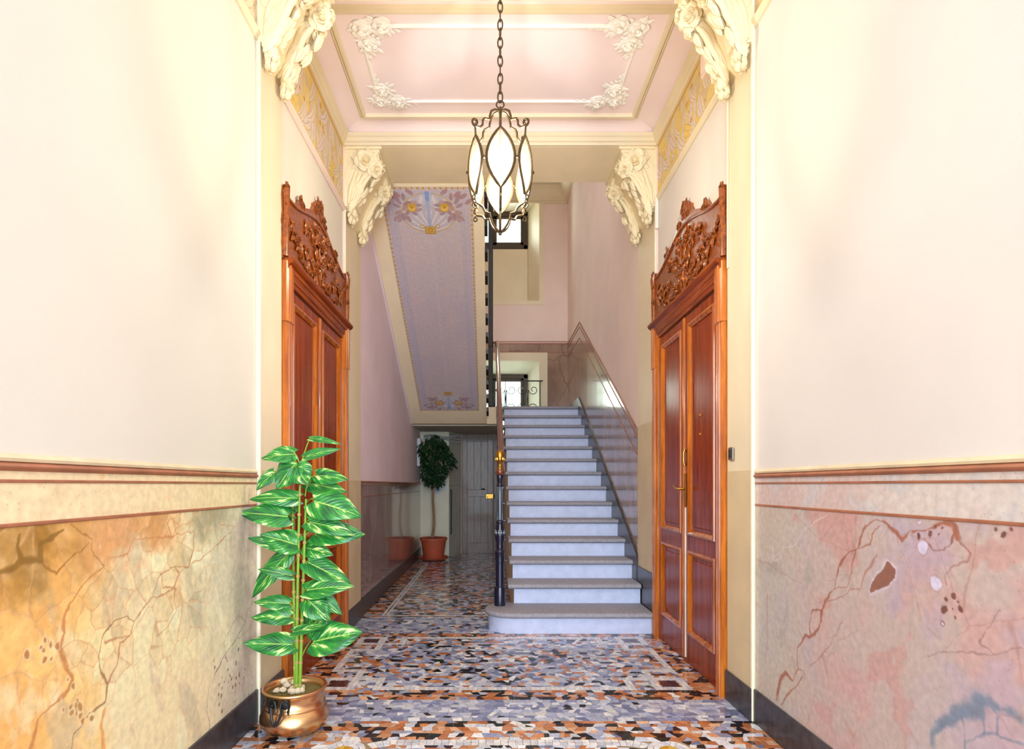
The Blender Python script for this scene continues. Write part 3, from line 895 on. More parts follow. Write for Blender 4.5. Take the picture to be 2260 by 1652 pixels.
# stair wall dado (right) and sloping skirting ------------------------------
nose = lambda d: LAND - (YE - .03 - d) * RISE / GO       # nosing line
def slopeband(a, c, x0, x1, ybeg=F1, flat=True):
    pts = [(ybeg, nose(ybeg) + a), (YE - .03, LAND + a), (YW, LAND + a), (YW, LAND + c), (YE - .03, LAND + c), (ybeg, nose(ybeg) + c)]
    return B().prism(pts, 'x', x0, x1)
t = struct(slopeband(-.3, 1.235, PR - .004, PR, F1), 'trim_29', M_MAR, 'polished brown marble dado climbing beside the stairs', 'dado')
for a, c in ((1.22, 1.24), (1.16, 1.17), (1.0, 1.006)):
    slopeband(a, c, PR - .009, PR - .003).build('rail_line', M_RAIL, t)
struct(slopeband(-.45, .135, PR - .022, PR - .003, F1 - .02), 'baseboard_stair', M_BASE, 'dark sloping skirting beside the stair treads', 'baseboard')
# ------------------------------------------------------------------ mosaic floor
fl = struct(B().box(XL - .2, XR + .2, YB - 1.5, 10.1, -.12, -.0028), 'floor', M_GROUT, 'polished marble mosaic floor of orange, grey, black and white pieces', 'floor')
def mosaic_mat():
    m = paint_mat('mosaic_stone', rough=.17, coat=.25, grain=.22, gscale=55, bump=.03)
    return m
M_MOS = mosaic_mat()
def clip(poly, nx, ny, c):
    out = []; n = len(poly)
    for i in range(n):
        p = poly[i]; q = poly[(i + 1) % n]
        a = nx * p[0] + ny * p[1] - c; b_ = nx * q[0] + ny * q[1] - c
        if a <= 0: out.append(p)
        if (a < 0 < b_) or (b_ < 0 < a):
            t = a / (a - b_); out.append((p[0] + (q[0] - p[0]) * t, p[1] + (q[1] - p[1]) * t))
    return out
def parea(p):
    return .5 * abs(sum(p[i][0] * p[(i + 1) % len(p)][1] - p[(i + 1) % len(p)][0] * p[i][1] for i in range(len(p))))
CM = .08          # centre line of the floor pattern
bands = []        # (x0,x1,y0,y1, piece length along x, along y)
def band(x0, x1, y0, y1, lx, ly, mir=True):
    bands.append((x0, x1, y0, y1, lx, ly))
    if mir: bands.append((2 * CM - x1, 2 * CM - x0, y0, y1, lx, ly))
n0 = 3.278
for (q0, q1, s) in ((0, 1, 1), (0, 1, -1)):
    def Y(a, c):
        if s > 0: return (n0 + a, n0 + c)
        return (4.425 - c, 4.425 - a)
    # corner square, its purple heart is added apart
    y = Y(0, .05); band(1.0, 1.17, *y, .028, .05)
    y = Y(.165, .215); band(1.0, 1.17, *y, .028, .05)
    y = Y(.05, .165); band(1.125, 1.17, *y, .0225, .036)
    y = Y(0, .37); band(.955, 1.0, *y, .0225, .036)
    y = Y(.32, .37); band(1.0, 1.127, *y, .028, .05)
    y = Y(.165, .215); band(.846, .955, *y, .028, .05)
    y = Y(0, .215); band(.80, .846, *y, .0225, .036)
    y = Y(0, .05); band(2 * CM - .80, .80, *y, .028, .05, False)
band(1.127, 1.17, n0 + .32, 4.425 - .32, .0225, .036)
hearts = [(1.01, 1.115, n0 + .055, n0 + .16), (1.01, 1.115, 4.425 - .16, 4.425 - .055)]
hearts += [(2 * CM - x1, 2 * CM - x0, y0, y1) for x0, x1, y0, y1 in hearts]
# passage border
band(-.99, -.965, 5.13, 8.6, .025, .05, False)
band(-.955, -.93, 5.13, 8.6, .025, .05, False)
band(-.93, .02, 5.13, 5.165, .03, .035, False)
# near white double line
band(-.43, .59, 2.612, 2.64, .034, .028, False)
band(-.43, .59, 2.582, 2.61, .034, .028, False)

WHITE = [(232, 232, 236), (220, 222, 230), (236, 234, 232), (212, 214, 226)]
ORANGE = [(204, 132, 86), (188, 112, 66), (214, 152, 110), (224, 176, 140), (198, 128, 92)]
BLACK = [(28, 26, 32), (34, 30, 36), (40, 52, 48), (52, 34, 42), (22, 22, 26)]
GREY = [(166, 172, 200), (142, 150, 186), (184, 190, 212), (124, 132, 168), (200, 204, 220), (172, 178, 206)]  # greys tinted blue, carrying the cool daylight on the floor
PURPLE = [(70, 44, 52), (84, 52, 60), (62, 40, 48)]
YELLOW = [(214, 168, 62), (204, 152, 52), (224, 182, 84)]
frng = random.Random(42)
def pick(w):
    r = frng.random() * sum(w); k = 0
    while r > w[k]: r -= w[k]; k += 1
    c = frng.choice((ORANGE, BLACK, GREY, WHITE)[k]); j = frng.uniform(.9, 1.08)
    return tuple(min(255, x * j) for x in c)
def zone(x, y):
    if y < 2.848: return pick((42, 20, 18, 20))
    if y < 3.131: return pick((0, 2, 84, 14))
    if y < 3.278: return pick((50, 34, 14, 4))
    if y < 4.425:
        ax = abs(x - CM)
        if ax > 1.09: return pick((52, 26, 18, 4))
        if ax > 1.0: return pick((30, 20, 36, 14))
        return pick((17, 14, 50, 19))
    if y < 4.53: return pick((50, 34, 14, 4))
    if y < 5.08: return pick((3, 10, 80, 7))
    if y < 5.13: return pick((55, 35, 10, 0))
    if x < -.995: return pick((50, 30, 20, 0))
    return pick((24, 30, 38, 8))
tess = []   # (poly, colour)
def inset(poly, g):
    cx = sum(p[0] for p in poly) / len(poly); cy = sum(p[1] for p in poly) / len(poly)
    a = parea(poly)
    per = sum(math.dist(poly[i], poly[(i + 1) % len(poly)]) for i in range(len(poly)))
    k = max(.55, 1 - g * per / (2 * a + 1e-9))
    return [(cx + (p[0] - cx) * k, cy + (p[1] - cy) * k) for p in poly]
# pieces of the white bands
for x0, x1, y0, y1, lx, ly in bands:
    nx = max(1, round((x1 - x0) / lx)); ny = max(1, round((y1 - y0) / ly))
    for i in range(nx):
        for j in range(ny):
            a, c = x0 + (x1 - x0) * i / nx, x0 + (x1 - x0) * (i + 1) / nx
            e, g = y0 + (y1 - y0) * j / ny, y0 + (y1 - y0) * (j + 1) / ny
            sh = frng.uniform(-.1, .1)
            p = [(a + frng.uniform(-.001, .001), e), (c + frng.uniform(-.001, .001), e), (c, g), (a, g)]
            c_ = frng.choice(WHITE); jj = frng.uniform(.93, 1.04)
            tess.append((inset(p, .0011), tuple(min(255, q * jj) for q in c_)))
for x0, x1, y0, y1 in hearts:
    for i in range(4):
        for j in range(3):
            p = [(x0 + (x1 - x0) * (i + u) / 4, y0 + (y1 - y0) * (j + v) / 3) for u, v in ((0, 0), (1, 0), (1, 1), (0, 1))]
            tess.append((inset(p, .0012), frng.choice(PURPLE)))
block = [bnd[:4] for bnd in bands] + hearts
# medallions at the front edge
MED = [(-.658, 2.532), (.80, 2.532)]
for mx_, my_ in MED:
    for k in range(9):
        r0, r1 = (0, .02) if k == 0 else (.02, .045)
        a0, a1 = (0, 2 * math.pi) if k == 0 else ((k - 1) * math.pi / 4, k * math.pi / 4)
        n = 8 if k == 0 else 2
        out = [(mx_ + r1 * math.cos(a0 + (a1 - a0) * q / n), my_ + r1 * math.sin(a0 + (a1 - a0) * q / n)) for q in range(n + (0 if k == 0 else 1))]
        inn = [] if k == 0 else [(mx_ + r0 * math.cos(a1 - (a1 - a0) * q / n), my_ + r0 * math.sin(a1 - (a1 - a0) * q / n)) for q in range(n + 1)]
        if k == 0: out = [(mx_ + .02 * math.cos(q * math.pi / 4), my_ + .02 * math.sin(q * math.pi / 4)) for q in range(8)]
        tess.append((inset(out + inn, .0009), frng.choice(YELLOW)))
    for ring, (r0, r1, m) in enumerate(((.047, .072, 14), (.073, .099, 20))):
        for k in range(m):
            a0, a1 = 2 * math.pi * k / m, 2 * math.pi * (k + 1) / m
            p = [(mx_ + r * math.cos(a), my_ + r * math.sin(a)) for r, a in ((r0, a0), (r1, a0), (r1, a1), (r0, a1))]
            tess.append((inset(p, .0011), frng.choice(WHITE)))
    block.append(('c', mx_, my_, .1))
# curved ends of the near white line
for sx_, cx_ in ((-1, -.43), (1, .59)):
    for ring, (r0, r1) in enumerate(((.172, .2), (.202, .23))):
        for k in range(10):
            a0, a1 = R90 * k / 10, R90 * (k + 1) / 10
            p = [(cx_ + sx_ * r * math.sin(a), 2.41 + r * math.cos(a)) for r, a in ((r0, a0), (r1, a0), (r1, a1), (r0, a1))]
            if min(math.dist(q, m) for q in p for m in MED) < .098: continue
            tess.append((inset(p, .0011), frng.choice(WHITE)))
arcs = [(-1, -.43), (1, .59)]
def blocked(poly):
    pcs = [poly]
    xs = [p[0] for p in poly]; ys = [p[1] for p in poly]
    bx0, bx1, by0, by1 = min(xs), max(xs), min(ys), max(ys)
    for bl in block:
        if bl[0] == 'c':
            cx, cy = sum(xs) / len(xs), sum(ys) / len(ys)
            if math.dist((cx, cy), bl[1:3]) < bl[3] + .004: return []
            continue
        x0, x1, y0, y1 = bl
        if bx1 <= x0 or bx0 >= x1 or by1 <= y0 or by0 >= y1: continue
        new = []
        for p in pcs:
            for cuts in (((1, 0, x0),), ((-1, 0, -x1),), ((-1, 0, -x0), (1, 0, x1), (0, 1, y0)), ((-1, 0, -x0), (1, 0, x1), (0, -1, -y1))):
                q = p
                for cu in cuts:
                    q = clip(q, *cu)
                    if len(q) < 3: break
                if len(q) >= 3 and parea(q) > 1.2e-5: new.append(q)
        pcs = new
    if by0 < 2.645:
        cx, cy = sum(xs) / len(xs), sum(ys) / len(ys)
        for sx_, cx_ in arcs:
            if (cx - cx_) * sx_ > 0 and .165 < math.dist((cx, cy), (cx_, 2.41)) < .236 and cy > 2.41: return []
    return pcs
def wob(x, k):
    return math.sin(x * 23 + k * 5.1) * .3 + math.sin(x * 61 + k * 2.3) * .35 + math.sin(x * 127 + k * 7.7) * .35
def field(x0, x1, y0, y1, sx, sy, jit):
    """laid in wavering rows of irregular four- to five-sided pieces"""
    ny = max(2, round((y1 - y0) / sy)); ky = frng.random() * 100
    ys = [y0] + [y0 + (y1 - y0) * (j + frng.uniform(-.22, .22)) / ny for j in range(1, ny)] + [y1]
    yy = lambda j, x: ys[j] if j in (0, ny) else ys[j] + wob(x, j + ky) * sy * jit * .8
    for j in range(ny):
        x = x0 + frng.uniform(-.03, 0); cuts = []
        while x < x1 + .03:
            h = ys[j + 1] - ys[j]
            s_ = frng.uniform(-1, 1) * h * jit * 1.3
            cuts.append((x + s_, x - s_)); x += sx * frng.choice((.6, .8, .95, 1.05, 1.25, 1.5))
        for (a0, a1), (c0, c1) in zip(cuts[:-1], cuts[1:]):
            p = [(a0, yy(j, a0)), (c0, yy(j, c0)), (c1, yy(j + 1, c1)), (a1, yy(j + 1, a1))]
            pcs = [p]
            if frng.random() < jit * .55:
                k = frng.randrange(4)
                q = [p[(k + m) % 4] for m in range(4)]
                u, v = frng.uniform(.35, .8), frng.uniform(.3, .8)
                e = (q[0][0] + (q[1][0] - q[0][0]) * u, q[0][1] + (q[1][1] - q[0][1]) * u)
                g = (q[0][0] + (q[3][0] - q[0][0]) * v, q[0][1] + (q[3][1] - q[0][1]) * v)
                pcs = [[q[0], e, g], [e, q[1], q[2], q[3], g]]
            for poly in pcs:
                poly = clip(poly, 1, 0, x1)
                if len(poly) > 2: poly = clip(poly, -1, 0, -x0)
                if len(poly) < 3 or parea(poly) < 4e-5: continue
                for q in blocked(poly):
                    if parea(q) < 3e-5: continue
                    cx, cy = sum(a for a, _ in q) / len(q), sum(a for _, a in q) / len(q)
                    tess.append((inset(q, .0012), zone(cx, cy)))
XA, XB = XL + .012, XR - .012
field(XA, XB, 1.3, 2.30, .050, .046, .3)
field(XA, XB, 2.30, 2.848, .040, .037, .30)
field(XA, XB, 2.848, 3.131, .041, .035, .28)
field(XA, XB, 3.131, 3.278, .040, .036, .34)
field(XA, XB, 3.278, 4.425, .036, .041, .36)
field(XA, XB, 4.425, 4.53, .038, .036, .3)
field(XA, .25, 4.53, 5.13, .040, .040, .25)
field(XP + .012, .2, 5.13, 9.9, .045, .046, .25)
def solid(b, poly, col, z):
    n = len(poly); c = lin(col)
    vs = [(x, y, z) for x, y in poly] + [(x, y, -.004) for x, y in poly]
    fs = [tuple(range(n))] + [(n + i, n + (i + 1) % n, (i + 1) % n, i) for i in range(n)]
    b.add(vs, fs, c)
def seen(poly):
    cx, cy = sum(a for a, _ in poly) / len(poly), sum(a for _, a in poly) / len(poly)
    if cy < 2.56: return 0
    px = CX + F * cx / cy
    if px < 690 and cy < 3.0: return 0      # behind the copper pot
    return parea(poly) / cy ** 3
order = sorted(range(len(tess)), key=lambda i: -seen(tess[i][0]))
near = set(order[:290])
rest = B()
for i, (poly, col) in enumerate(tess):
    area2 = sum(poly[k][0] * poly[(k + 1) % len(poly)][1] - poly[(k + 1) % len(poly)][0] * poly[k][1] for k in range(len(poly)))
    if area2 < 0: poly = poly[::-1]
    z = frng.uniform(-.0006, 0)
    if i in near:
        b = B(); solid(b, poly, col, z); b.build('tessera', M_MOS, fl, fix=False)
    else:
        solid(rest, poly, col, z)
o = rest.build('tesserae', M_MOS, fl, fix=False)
o['kind'] = 'stuff'

# ------------------------------------------------------------------ stone staircase
SX0, SX1 = .20, PR - .022
st = thing('staircase', ((SX0 + SX1) / 2, F0, 0), 'grey stone staircase of fourteen steps with pale risers rising to the landing', 'staircase')
def tread(n):
    yr = F0 if n == 1 else R2 + GO * (n - 2)
    yb = (R2 if n == 1 else yr + GO) + .02
    h = n * RISE; t = .045
    if n == 1:
        # curtail step with a rounded left end
        def outline(o_):
            yc = (yr + R2 + .03) / 2 ; rr_ = (R2 + .03 - yr) / 2 + o_
            pts = [(SX1, yr - o_), (.18, yr - o_)]
            for k in range(1, 16):
                a = math.pi * k / 16
                pts.append((.18 - rr_ * math.sin(a), yc - rr_ * math.cos(a)))
            pts += [(.18, R2 + .03 + o_), (SX1, R2 + .03 + o_)]
            return pts
        b = B(); layers = [(.0, h - t), (.022, h - t + .004), (.032, h - t + .016), (.032, h - .014), (.022, h - .003), (.01, h)]
        vs = []; n_ = None
        for o_, z in layers:
            q = outline(o_); n_ = len(q); vs += [(x, y, z) for x, y in q]
        fs = [tuple(range(n_))[::-1], tuple((len(layers) - 1) * n_ + k for k in range(n_))]
        for l in range(len(layers) - 1):
            fs += [(l * n_ + k, l * n_ + (k + 1) % n_, (l + 1) * n_ + (k + 1) % n_, (l + 1) * n_ + k) for k in range(n_)]
        b.add(vs, fs).build('tread', M_TREAD, st, smooth=True, ang=50)
        q = outline(0)
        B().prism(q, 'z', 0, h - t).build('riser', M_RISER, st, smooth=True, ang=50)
        return
    ov = .034
    prof = [(yr, h - t), (yr - ov * .6, h - t + .003), (yr - ov, h - t * .7), (yr - ov - .003, h - t * .45), (yr - ov * .85, h - .006), (yr - ov * .5, h), (yb, h), (yb, h - t)]
    xl = SX0 - (.03 if n > 2 else .05)
    B().prism(prof, 'x', xl, SX1).build('tread', M_TREAD, st, smooth=True, ang=50)
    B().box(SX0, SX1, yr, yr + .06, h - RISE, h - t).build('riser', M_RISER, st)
for n in range(1, 14): tread(n)
yr = YE
h = LAND; t = .045
prof = [(yr, h - t), (yr - .02, h - t + .003), (yr - .034, h - .03), (yr - .034, h - .015), (yr - .02, h), (YW, h), (YW, h - t)]
B().prism(prof, 'x', SX0 - .03, PR).build('landing', M_TREAD, st)
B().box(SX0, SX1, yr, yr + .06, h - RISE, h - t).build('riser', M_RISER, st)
# side string filling under the treads
poly = [(R2 + .01, 0), (YE + .2, 0), (YE + .2, LAND - RISE)]
for n in range(13, 1, -1):
    y = R2 + GO * (n - 2)
    poly += [(y + GO + .005, n * RISE - .045), (y + .01, n * RISE - .045)]
B().prism(poly, 'x', SX0 + .004, SX0 + .03).build('string', M_CREAM, st)

# ------------------------------------------------------------------ lower stair railing
RX = .09
nx_, ny_ = .078, 4.80
rl = thing('stair_railing', (nx_, ny_, RISE), 'dark iron stair railing with brass-topped newel and brown wooden handrail', 'railing')
prof = [(.001, 0), (.048, 0), (.048, .14), (.044, .155), (.036, .16), (.036, .36), (.040, .365), (.040, .44), (.044, .45), (.040, .462), (.03, .47), (.034, .50), (.030, .52), (.040, .56), (.042, .60), (.034, .66), (.028, .69), (.036, .70), (.036, .708), (.024, .72), (.0245, .80), (.022, .95), (.021, 1.0), (.026, 1.01), (.026, 1.018), (.019, 1.03), (.024, 1.06), (.03, 1.085), (.026, 1.10), (.001, 1.10)]
nw = B().lathe(prof, nx_, ny_, RISE, 24).build('newel', M_NEWEL, rl, smooth=True)
b = B()
for k in range(10):
    a = 2 * math.pi * k / 10
    b.tube([(nx_ + math.cos(a) * .0235, ny_ + math.sin(a) * .0235, RISE + .72), (nx_ + math.cos(a) * .020, ny_ + math.sin(a) * .020, RISE + 1.0)], .0028, 6)
    b.ball((nx_ + math.cos(a) * .04, ny_ + math.sin(a) * .04, RISE + .61), .011, 6, 4, 2.6)
b.build('fluting', M_NEWEL, nw, smooth=True)
prof = [(.001, 1.10), (.034, 1.10), (.042, 1.113), (.043, 1.13), (.036, 1.145), (.02, 1.15), (.001, 1.15)]
B().lathe(prof, nx_, ny_, RISE, 24).build('wooden_collar', M_RAILW, nw, smooth=True)
prof = [(.001, 1.15), (.027, 1.15), (.027, 1.157), (.018, 1.165), (.013, 1.185), (.018, 1.20), (.026, 1.212), (.036, 1.235), (.040, 1.262), (.036, 1.285), (.025, 1.30), (.012, 1.306), (.001, 1.307)]
bb = B().lathe(prof, nx_, ny_, RISE, 24)
for k in range(8):
    a = 2 * math.pi * k / 8
    bb.ball((nx_ + math.cos(a) * .033, ny_ + math.sin(a) * .033, RISE + 1.232), .011, 6, 4, 1.8)
bb.build('brass_ball', M_BRASS, nw, smooth=True)
# handrail: starts beside the newel and climbs to the tall post
hr = [(nx_ + .012, ny_ + .01, RISE + 1.12), (RX, ny_ + .06, RISE + 1.15), (RX, ny_ + .16, RISE + 1.20)]
hy0, hz0 = ny_ + .16, RISE + 1.20
hy1, hz1 = YE - .12, LAND + .90
for k in range(1, 13):
    t = k / 12; hr.append((RX + .005 * math.sin(t * 3), hy0 + (hy1 - hy0) * t, hz0 + (hz1 - hz0) * t))
hr += [(RX, YE - .05, LAND + .935), (RX, YE, LAND + .94)]
B().tube(hr, .029, 12).build('handrail', M_RAILW, rl, smooth=True)
B().tube([(RX, YE, LAND + .94), (RX - .03, YE + .02, LAND + .945), (.0, YE + .02, LAND + .945)], .02, 10).build('rail_return', M_RAILW, rl, smooth=True)
for n in range(3, 14):
    y = R2 + GO * (n - 2) + .12
    zt = hz0 + (hz1 - hz0) * (y - hy0) / (hy1 - hy0) - .02
    zb = n * RISE - .02
    b = B().tube([(RX + .06, y, zb), (RX, y, zb), (RX, y, zt)], .008, 6)
    m_ = (zb + zt) / 2
    sp = []
    for q in range(15):
        a = q / 14 * 1.6 * math.pi
        r_ = .05 * (1 - .6 * q / 14)
        sp.append((RX, y + .055 - r_ * math.cos(a), m_ + .1 + r_ * math.sin(a)))
    b.tube(sp, .005, 5)
    b.build('baluster', M_NEWEL, rl)

# ------------------------------------------------------------------ tall iron post and upper-flight side rail
tp = thing('stairwell_post', (0, YE + .02, LAND), 'tall black iron post rising through the stairwell beside the upper flight', 'post')
B().box(-.034, .034, YE, YE + .06, LAND, 6.2, .006).build('post_shaft', M_IRON, tp)
B().box(-.04, .05, YE - .03, YE + .075, LAND, LAND + .06, .01).build('post_foot', M_IRON, tp)
B().box(-.03, .03, YE - .01, YE + .055, LAND + .88, LAND + 1.0, .008).build('post_collar', M_IRON, tp)

# ------------------------------------------------------------------ upper flight seen from below
ux0, ux1 = XP, -.06
soff = lambda d: 2.077 + .55 * (8.34 - d)
uf = thing('upper_flight', ((ux0 + ux1) / 2, 8.34, 2.077), 'cream underside of the upper stair flight with lilac painted panel', 'staircase')
sl = B().prism([(F1, soff(F1)), (8.2, soff(8.2)), (8.34, 2.083), (8.42, 2.077), (9.64, 2.077), (9.64, 2.28), (8.42, 2.28), (F1, soff(F1) + .35)], 'x', ux0, ux1)
slab = sl.build('slab', M_SOFFIT, uf)
B().box(ux1, SX0 - .03, YE - .02, 9.64, 2.077, LAND - .01, .004).build('landing_edge', M_CREAM, uf)
B().box(ux0, .2, 8.45, 9.9, 2.06, 2.076).build('passage_soffit', M_GREYP, uf)
b = B().prism([(F1, soff(F1) - .03), (8.3, soff(8.3) - .03), (8.3, soff(8.3) + .0), (F1, soff(F1))], 'x', XP, XP + .02)
b.build('wall_moulding', M_LAV, uf)
for k in range(12):
    y = 8.15 - k * .262
    z = soff(y)
    b = B().prism([(y - .055, z + .05), (y + .05, z - .005), (y + .075, z + .02), (y + .06, z + .075), (y + .02, z + .085), (y - .02, z + .11), (y - .06, z + .10)], 'x', ux1 - .01, ux1 + .03)
    b.build('step_end', M_IRON, uf)
# painted lilac panel: a across (m from its middle), s down the slope from the top edge
px0, px1, pd0, pd1 = -1.0, -.163, 5.10, 8.05
cl = math.sqrt(1 + .55 ** 2)
Ls = (pd1 - pd0) * cl; Wp = px1 - px0
us = np.linspace(0, Wp, 260); vs = np.linspace(0, Ls, 860)
A, Sd = np.meshgrid(us - Wp / 2, vs)
def soffit_img():
    img = np.zeros(A.shape + (3,)); img[:] = (206, 192, 196)
    n = fbm(A, Sd, 201, 5); img = over(img, (214, 194, 196), sstep(.45, .7, n) * .6)
    img = over(img, (196, 186, 200), sstep(.5, .7, fbm(A, Sd, 205, 3)) * .5)
    e = np.minimum(Wp / 2 - np.abs(A), np.minimum(Sd, Ls - Sd))
    img = over(img, (190, 184, 204), sstep(.10, .05, e) * .45)
    for q in (.085, .10, .115): img = over(img, (164, 162, 196), sstep(.004, .0015, np.abs(e - q)) * .5)
    for q in (-.012, .0, .012): img = over(img, (212, 202, 216), sstep(.005, .0015, np.abs(A - q)) * .45 * (Sd > .58) * (Sd < Ls - .3))
    # dotted border
    img = over(img, (216, 198, 184), (e < .03) * .8)
    per = .052
    for c, other in ((np.abs(A) > Wp / 2 - .03, Sd), ((Sd < .03) | (Sd > Ls - .03), A)):
        ph = (other / per) % 1 - .5
        dd = np.abs(ph) * per + np.abs(e - .015)
        img = over(img, (206, 152, 62), (c & (dd < .014)) * 1.0)
        ph2 = ((other / per) + .5) % 1 - .5
        img = over(img, (122, 112, 150), (c & (np.abs(ph2) * per + np.abs(e - .015) < .0045)) * .9)
    def motif(img, s, k):
        """s measured inwards from the panel end, k scale"""
        a = A / k; y = s / k
        q = np.abs(a)
        rc = np.hypot(a / 1.0, (y - .29) / .82)
        disc = rc < .27
        img = over(img, (206, 196, 206), disc * .8)
        w = np.sin(np.arctan2(y - .5, q) * 16 + rc * 26)
        img = over(img, (226, 218, 216), disc * sstep(.2, .8, w) * .8)
        img = over(img, (186, 184, 200), disc * sstep(-.3, -.9, w) * .5)
        img = over(img, (206, 176, 116), sstep(.010, .004, np.abs(rc - .27)) * .9)
        # blue trunk
        tw = .016 + .05 * np.clip((.30 - y) / .25, 0, 1) ** 2
        img = over(img, (170, 180, 210), ((q < tw) & (y > .06) & (y < .46)) * .9)
        img = over(img, (206, 198, 214), ((np.abs(q - .03) < .012 + .0 * y) & (y > .08) & (y < .2)) * .8)
        img = over(img, (136, 160, 210), ((q < .022) & (y > .05) & (y < .15)) * .9)
        r = random.Random(8)
        for k_ in range(22):
            an = r.uniform(0, 2 * math.pi); rad = r.uniform(.05, .13)
            cx, cy = .27 + rad * math.cos(an) * .9, .24 + rad * math.sin(an) * 1.1
            if k_ < 7: cx, cy = .165 + .07 * math.cos(k_ * .9), .225 + .06 * math.sin(k_ * .9)
            th = an + r.uniform(-.5, .5); ca, sa = math.cos(th), math.sin(th)
            p1 = (q - cx) * ca + (y - cy) * sa; p2 = -(q - cx) * sa + (y - cy) * ca
            ins = (p1 / .042) ** 2 + (p2 / .02) ** 2 < 1
            img = over(img, r.choice([(184, 152, 152), (174, 140, 142), (194, 162, 160), (170, 146, 158)]), ins * .9)
        for cx, cy in ((.36, .1), (.30, .08), (.41, .16), (.17, .055)):
            th = -.6; p1 = (q - cx) * .8 + (y - cy) * th; p2 = -(q - cx) * th + (y - cy) * .8
            img = over(img, (176, 138, 142), ((p1 / .045) ** 2 + (p2 / .022) ** 2 < 1) * .9)
        d = np.hypot(q - .165, y - .225)
        img = over(img, (214, 166, 70), (d < .05) * 1.0)
        img = over(img, (236, 204, 120), ((d < .036) & (np.hypot(q - .165, y - .205) > .03)) * .9)
        img = over(img, (190, 140, 60), (d < .012) * .8)
        bx = (q < .055) & (y > .44) & (y < .53)
        img = over(img, (212, 170, 86), bx * 1.0)
        img = over(img, (176, 128, 50), (bx & ((q > .049) | (y < .446) | (y > .524) | (np.abs(np.hypot(q, (y - .485)) - .022) < .004))) * .9)
        img = over(img, (200, 164, 96), sstep(.008, .003, np.abs(np.hypot(q - .08, y - .44) - .02)) * .9)
        return img
    img = motif(img, Sd - .0, .92)
    img = motif(img, Ls - Sd, .80)
    return img
nz = 1 / cl
painted('painted_panel', lambda u, v: (px0 + u, pd0 + v / cl + 0, soff(pd0 + v / cl) - .004), us, vs, soffit_img(), M_FRESCO, uf)

# ------------------------------------------------------------------ window guard on the landing
gd = thing('window_guard', (.06, YW - .06, LAND), 'low black wrought-iron scroll guard in front of the landing window', 'railing')
gy = YW - .06; gz1 = LAND + .60
for x in (-.72, .06, .83):
    B().tube([(x, gy, LAND), (x, gy, gz1)], .010, 6).build('guard_post', M_IRON, gd)
B().tube([(-.74, gy, gz1), (.88, gy, gz1)], .011, 6).build('top_bar', M_IRON, gd)
def spiral(cx, cz, r, turns, sx, sz, y):
    out = []
    for k in range(22):
        t = k / 21; a = t * turns * 2 * math.pi
        rr_ = r * (1 - .75 * t)
        out.append((cx + sx * rr_ * math.cos(a), y, cz + sz * rr_ * math.sin(a)))
    return out
for cx in (-.52, -.13, .25, .62):
    for sx in (-1, 1):
        for sz, z0 in ((1, LAND + .14), (-1, LAND + .45)):
            p = spiral(cx + sx * .10, z0, .085, 1.2, -sx, sz, gy)
            B().tube([(cx + sx * .012, gy, LAND + .30)] + p, .0065, 5).build('scroll', M_IRON, gd)
    B().tube([(cx, gy, LAND + .02), (cx, gy, gz1)], .007, 5).build('bar', M_IRON, gd)
# ------------------------------------------------------------------ relief templates
def rose_t():
    """unit rose: radius 1, axis +Z"""
    b = B()
    dome = [(1.0, 0.0), (.9, .08), (.6, .18), (.3, .25), (.01, .28)]
    b.lathe(dome, 0, 0, 0, 14)
    b.lathe([(.2, .2), (.19, .42), (.14, .56), (.06, .62), (.01, .63)], 0, 0, 0, 9)
    for k, (rk, n, H0, H1, off) in enumerate(((.30, 3, .22, .62, .3), (.52, 4, .18, .56, .0), (.78, 5, .12, .42, .6), (1.04, 6, .04, .26, .2))):
        for p in range(n):
            th = 2 * math.pi * p / n + off; da = math.pi / n * 1.12; pv = .07 * math.sin(p * 2.4 + k); pz = .09 * math.sin(p * 3.1 + k * 1.7)
            vs = []; na, nb = 6, 4
            for j in range(nb + 1):
                t = j / nb
                for i in range(na + 1):
                    a = -1 + 2 * i / na
                    rr_ = rk * (.45 + .5 * t + .12 * t * t) * (1 - .16 * a * a * t) * (1 + pv)
                    z = H0 + (H1 - H0) * (t ** .6) * (1 - .42 * a * a) + pz * t - .14 * max(0, t - .7) / .3 * (k > 0)
                    an = th + a * da * (.75 + .25 * t)
                    vs.append((rr_ * math.cos(an), rr_ * math.sin(an), z))
            w = na + 1
            fs = [(j * w + i, j * w + i + 1, (j + 1) * w + i + 1, (j + 1) * w + i) for j in range(nb) for i in range(na)]
            b.add(vs, fs)
    return b
def leaf_t(fold=.18, thick=.16):
    """unit carved leaf: base at origin, tip at +X, width .5, axis +Z out"""
    b = B(); nu, nv = 8, 6; vs = []
    for i in range(nu + 1):
        t = i / nu
        hw = .27 * math.sin(math.pi * min(1, t * .94 + .03)) ** .8 * (1 - .25 * t)
        for j in range(nv + 1):
            s = -1 + 2 * j / nv
            z = thick * math.sin(math.pi * min(1, t * .9 + .05)) * (1 - s * s * .75) - fold * .35 * (1 - abs(s)) ** 4 + .05 * t
            vs.append((t, hw * s, z))
    w = nv + 1
    fs = [(i * w + j, i * w + j + 1, (i + 1) * w + j + 1, (i + 1) * w + j) for i in range(nu) for j in range(nv)]
    b.add(vs, fs)
    bot = [(x, y, -.03) for x, y, z in vs]
    b.add(bot, [f[::-1] for f in fs])
    return b
ROSE, LEAF = rose_t(), leaf_t()
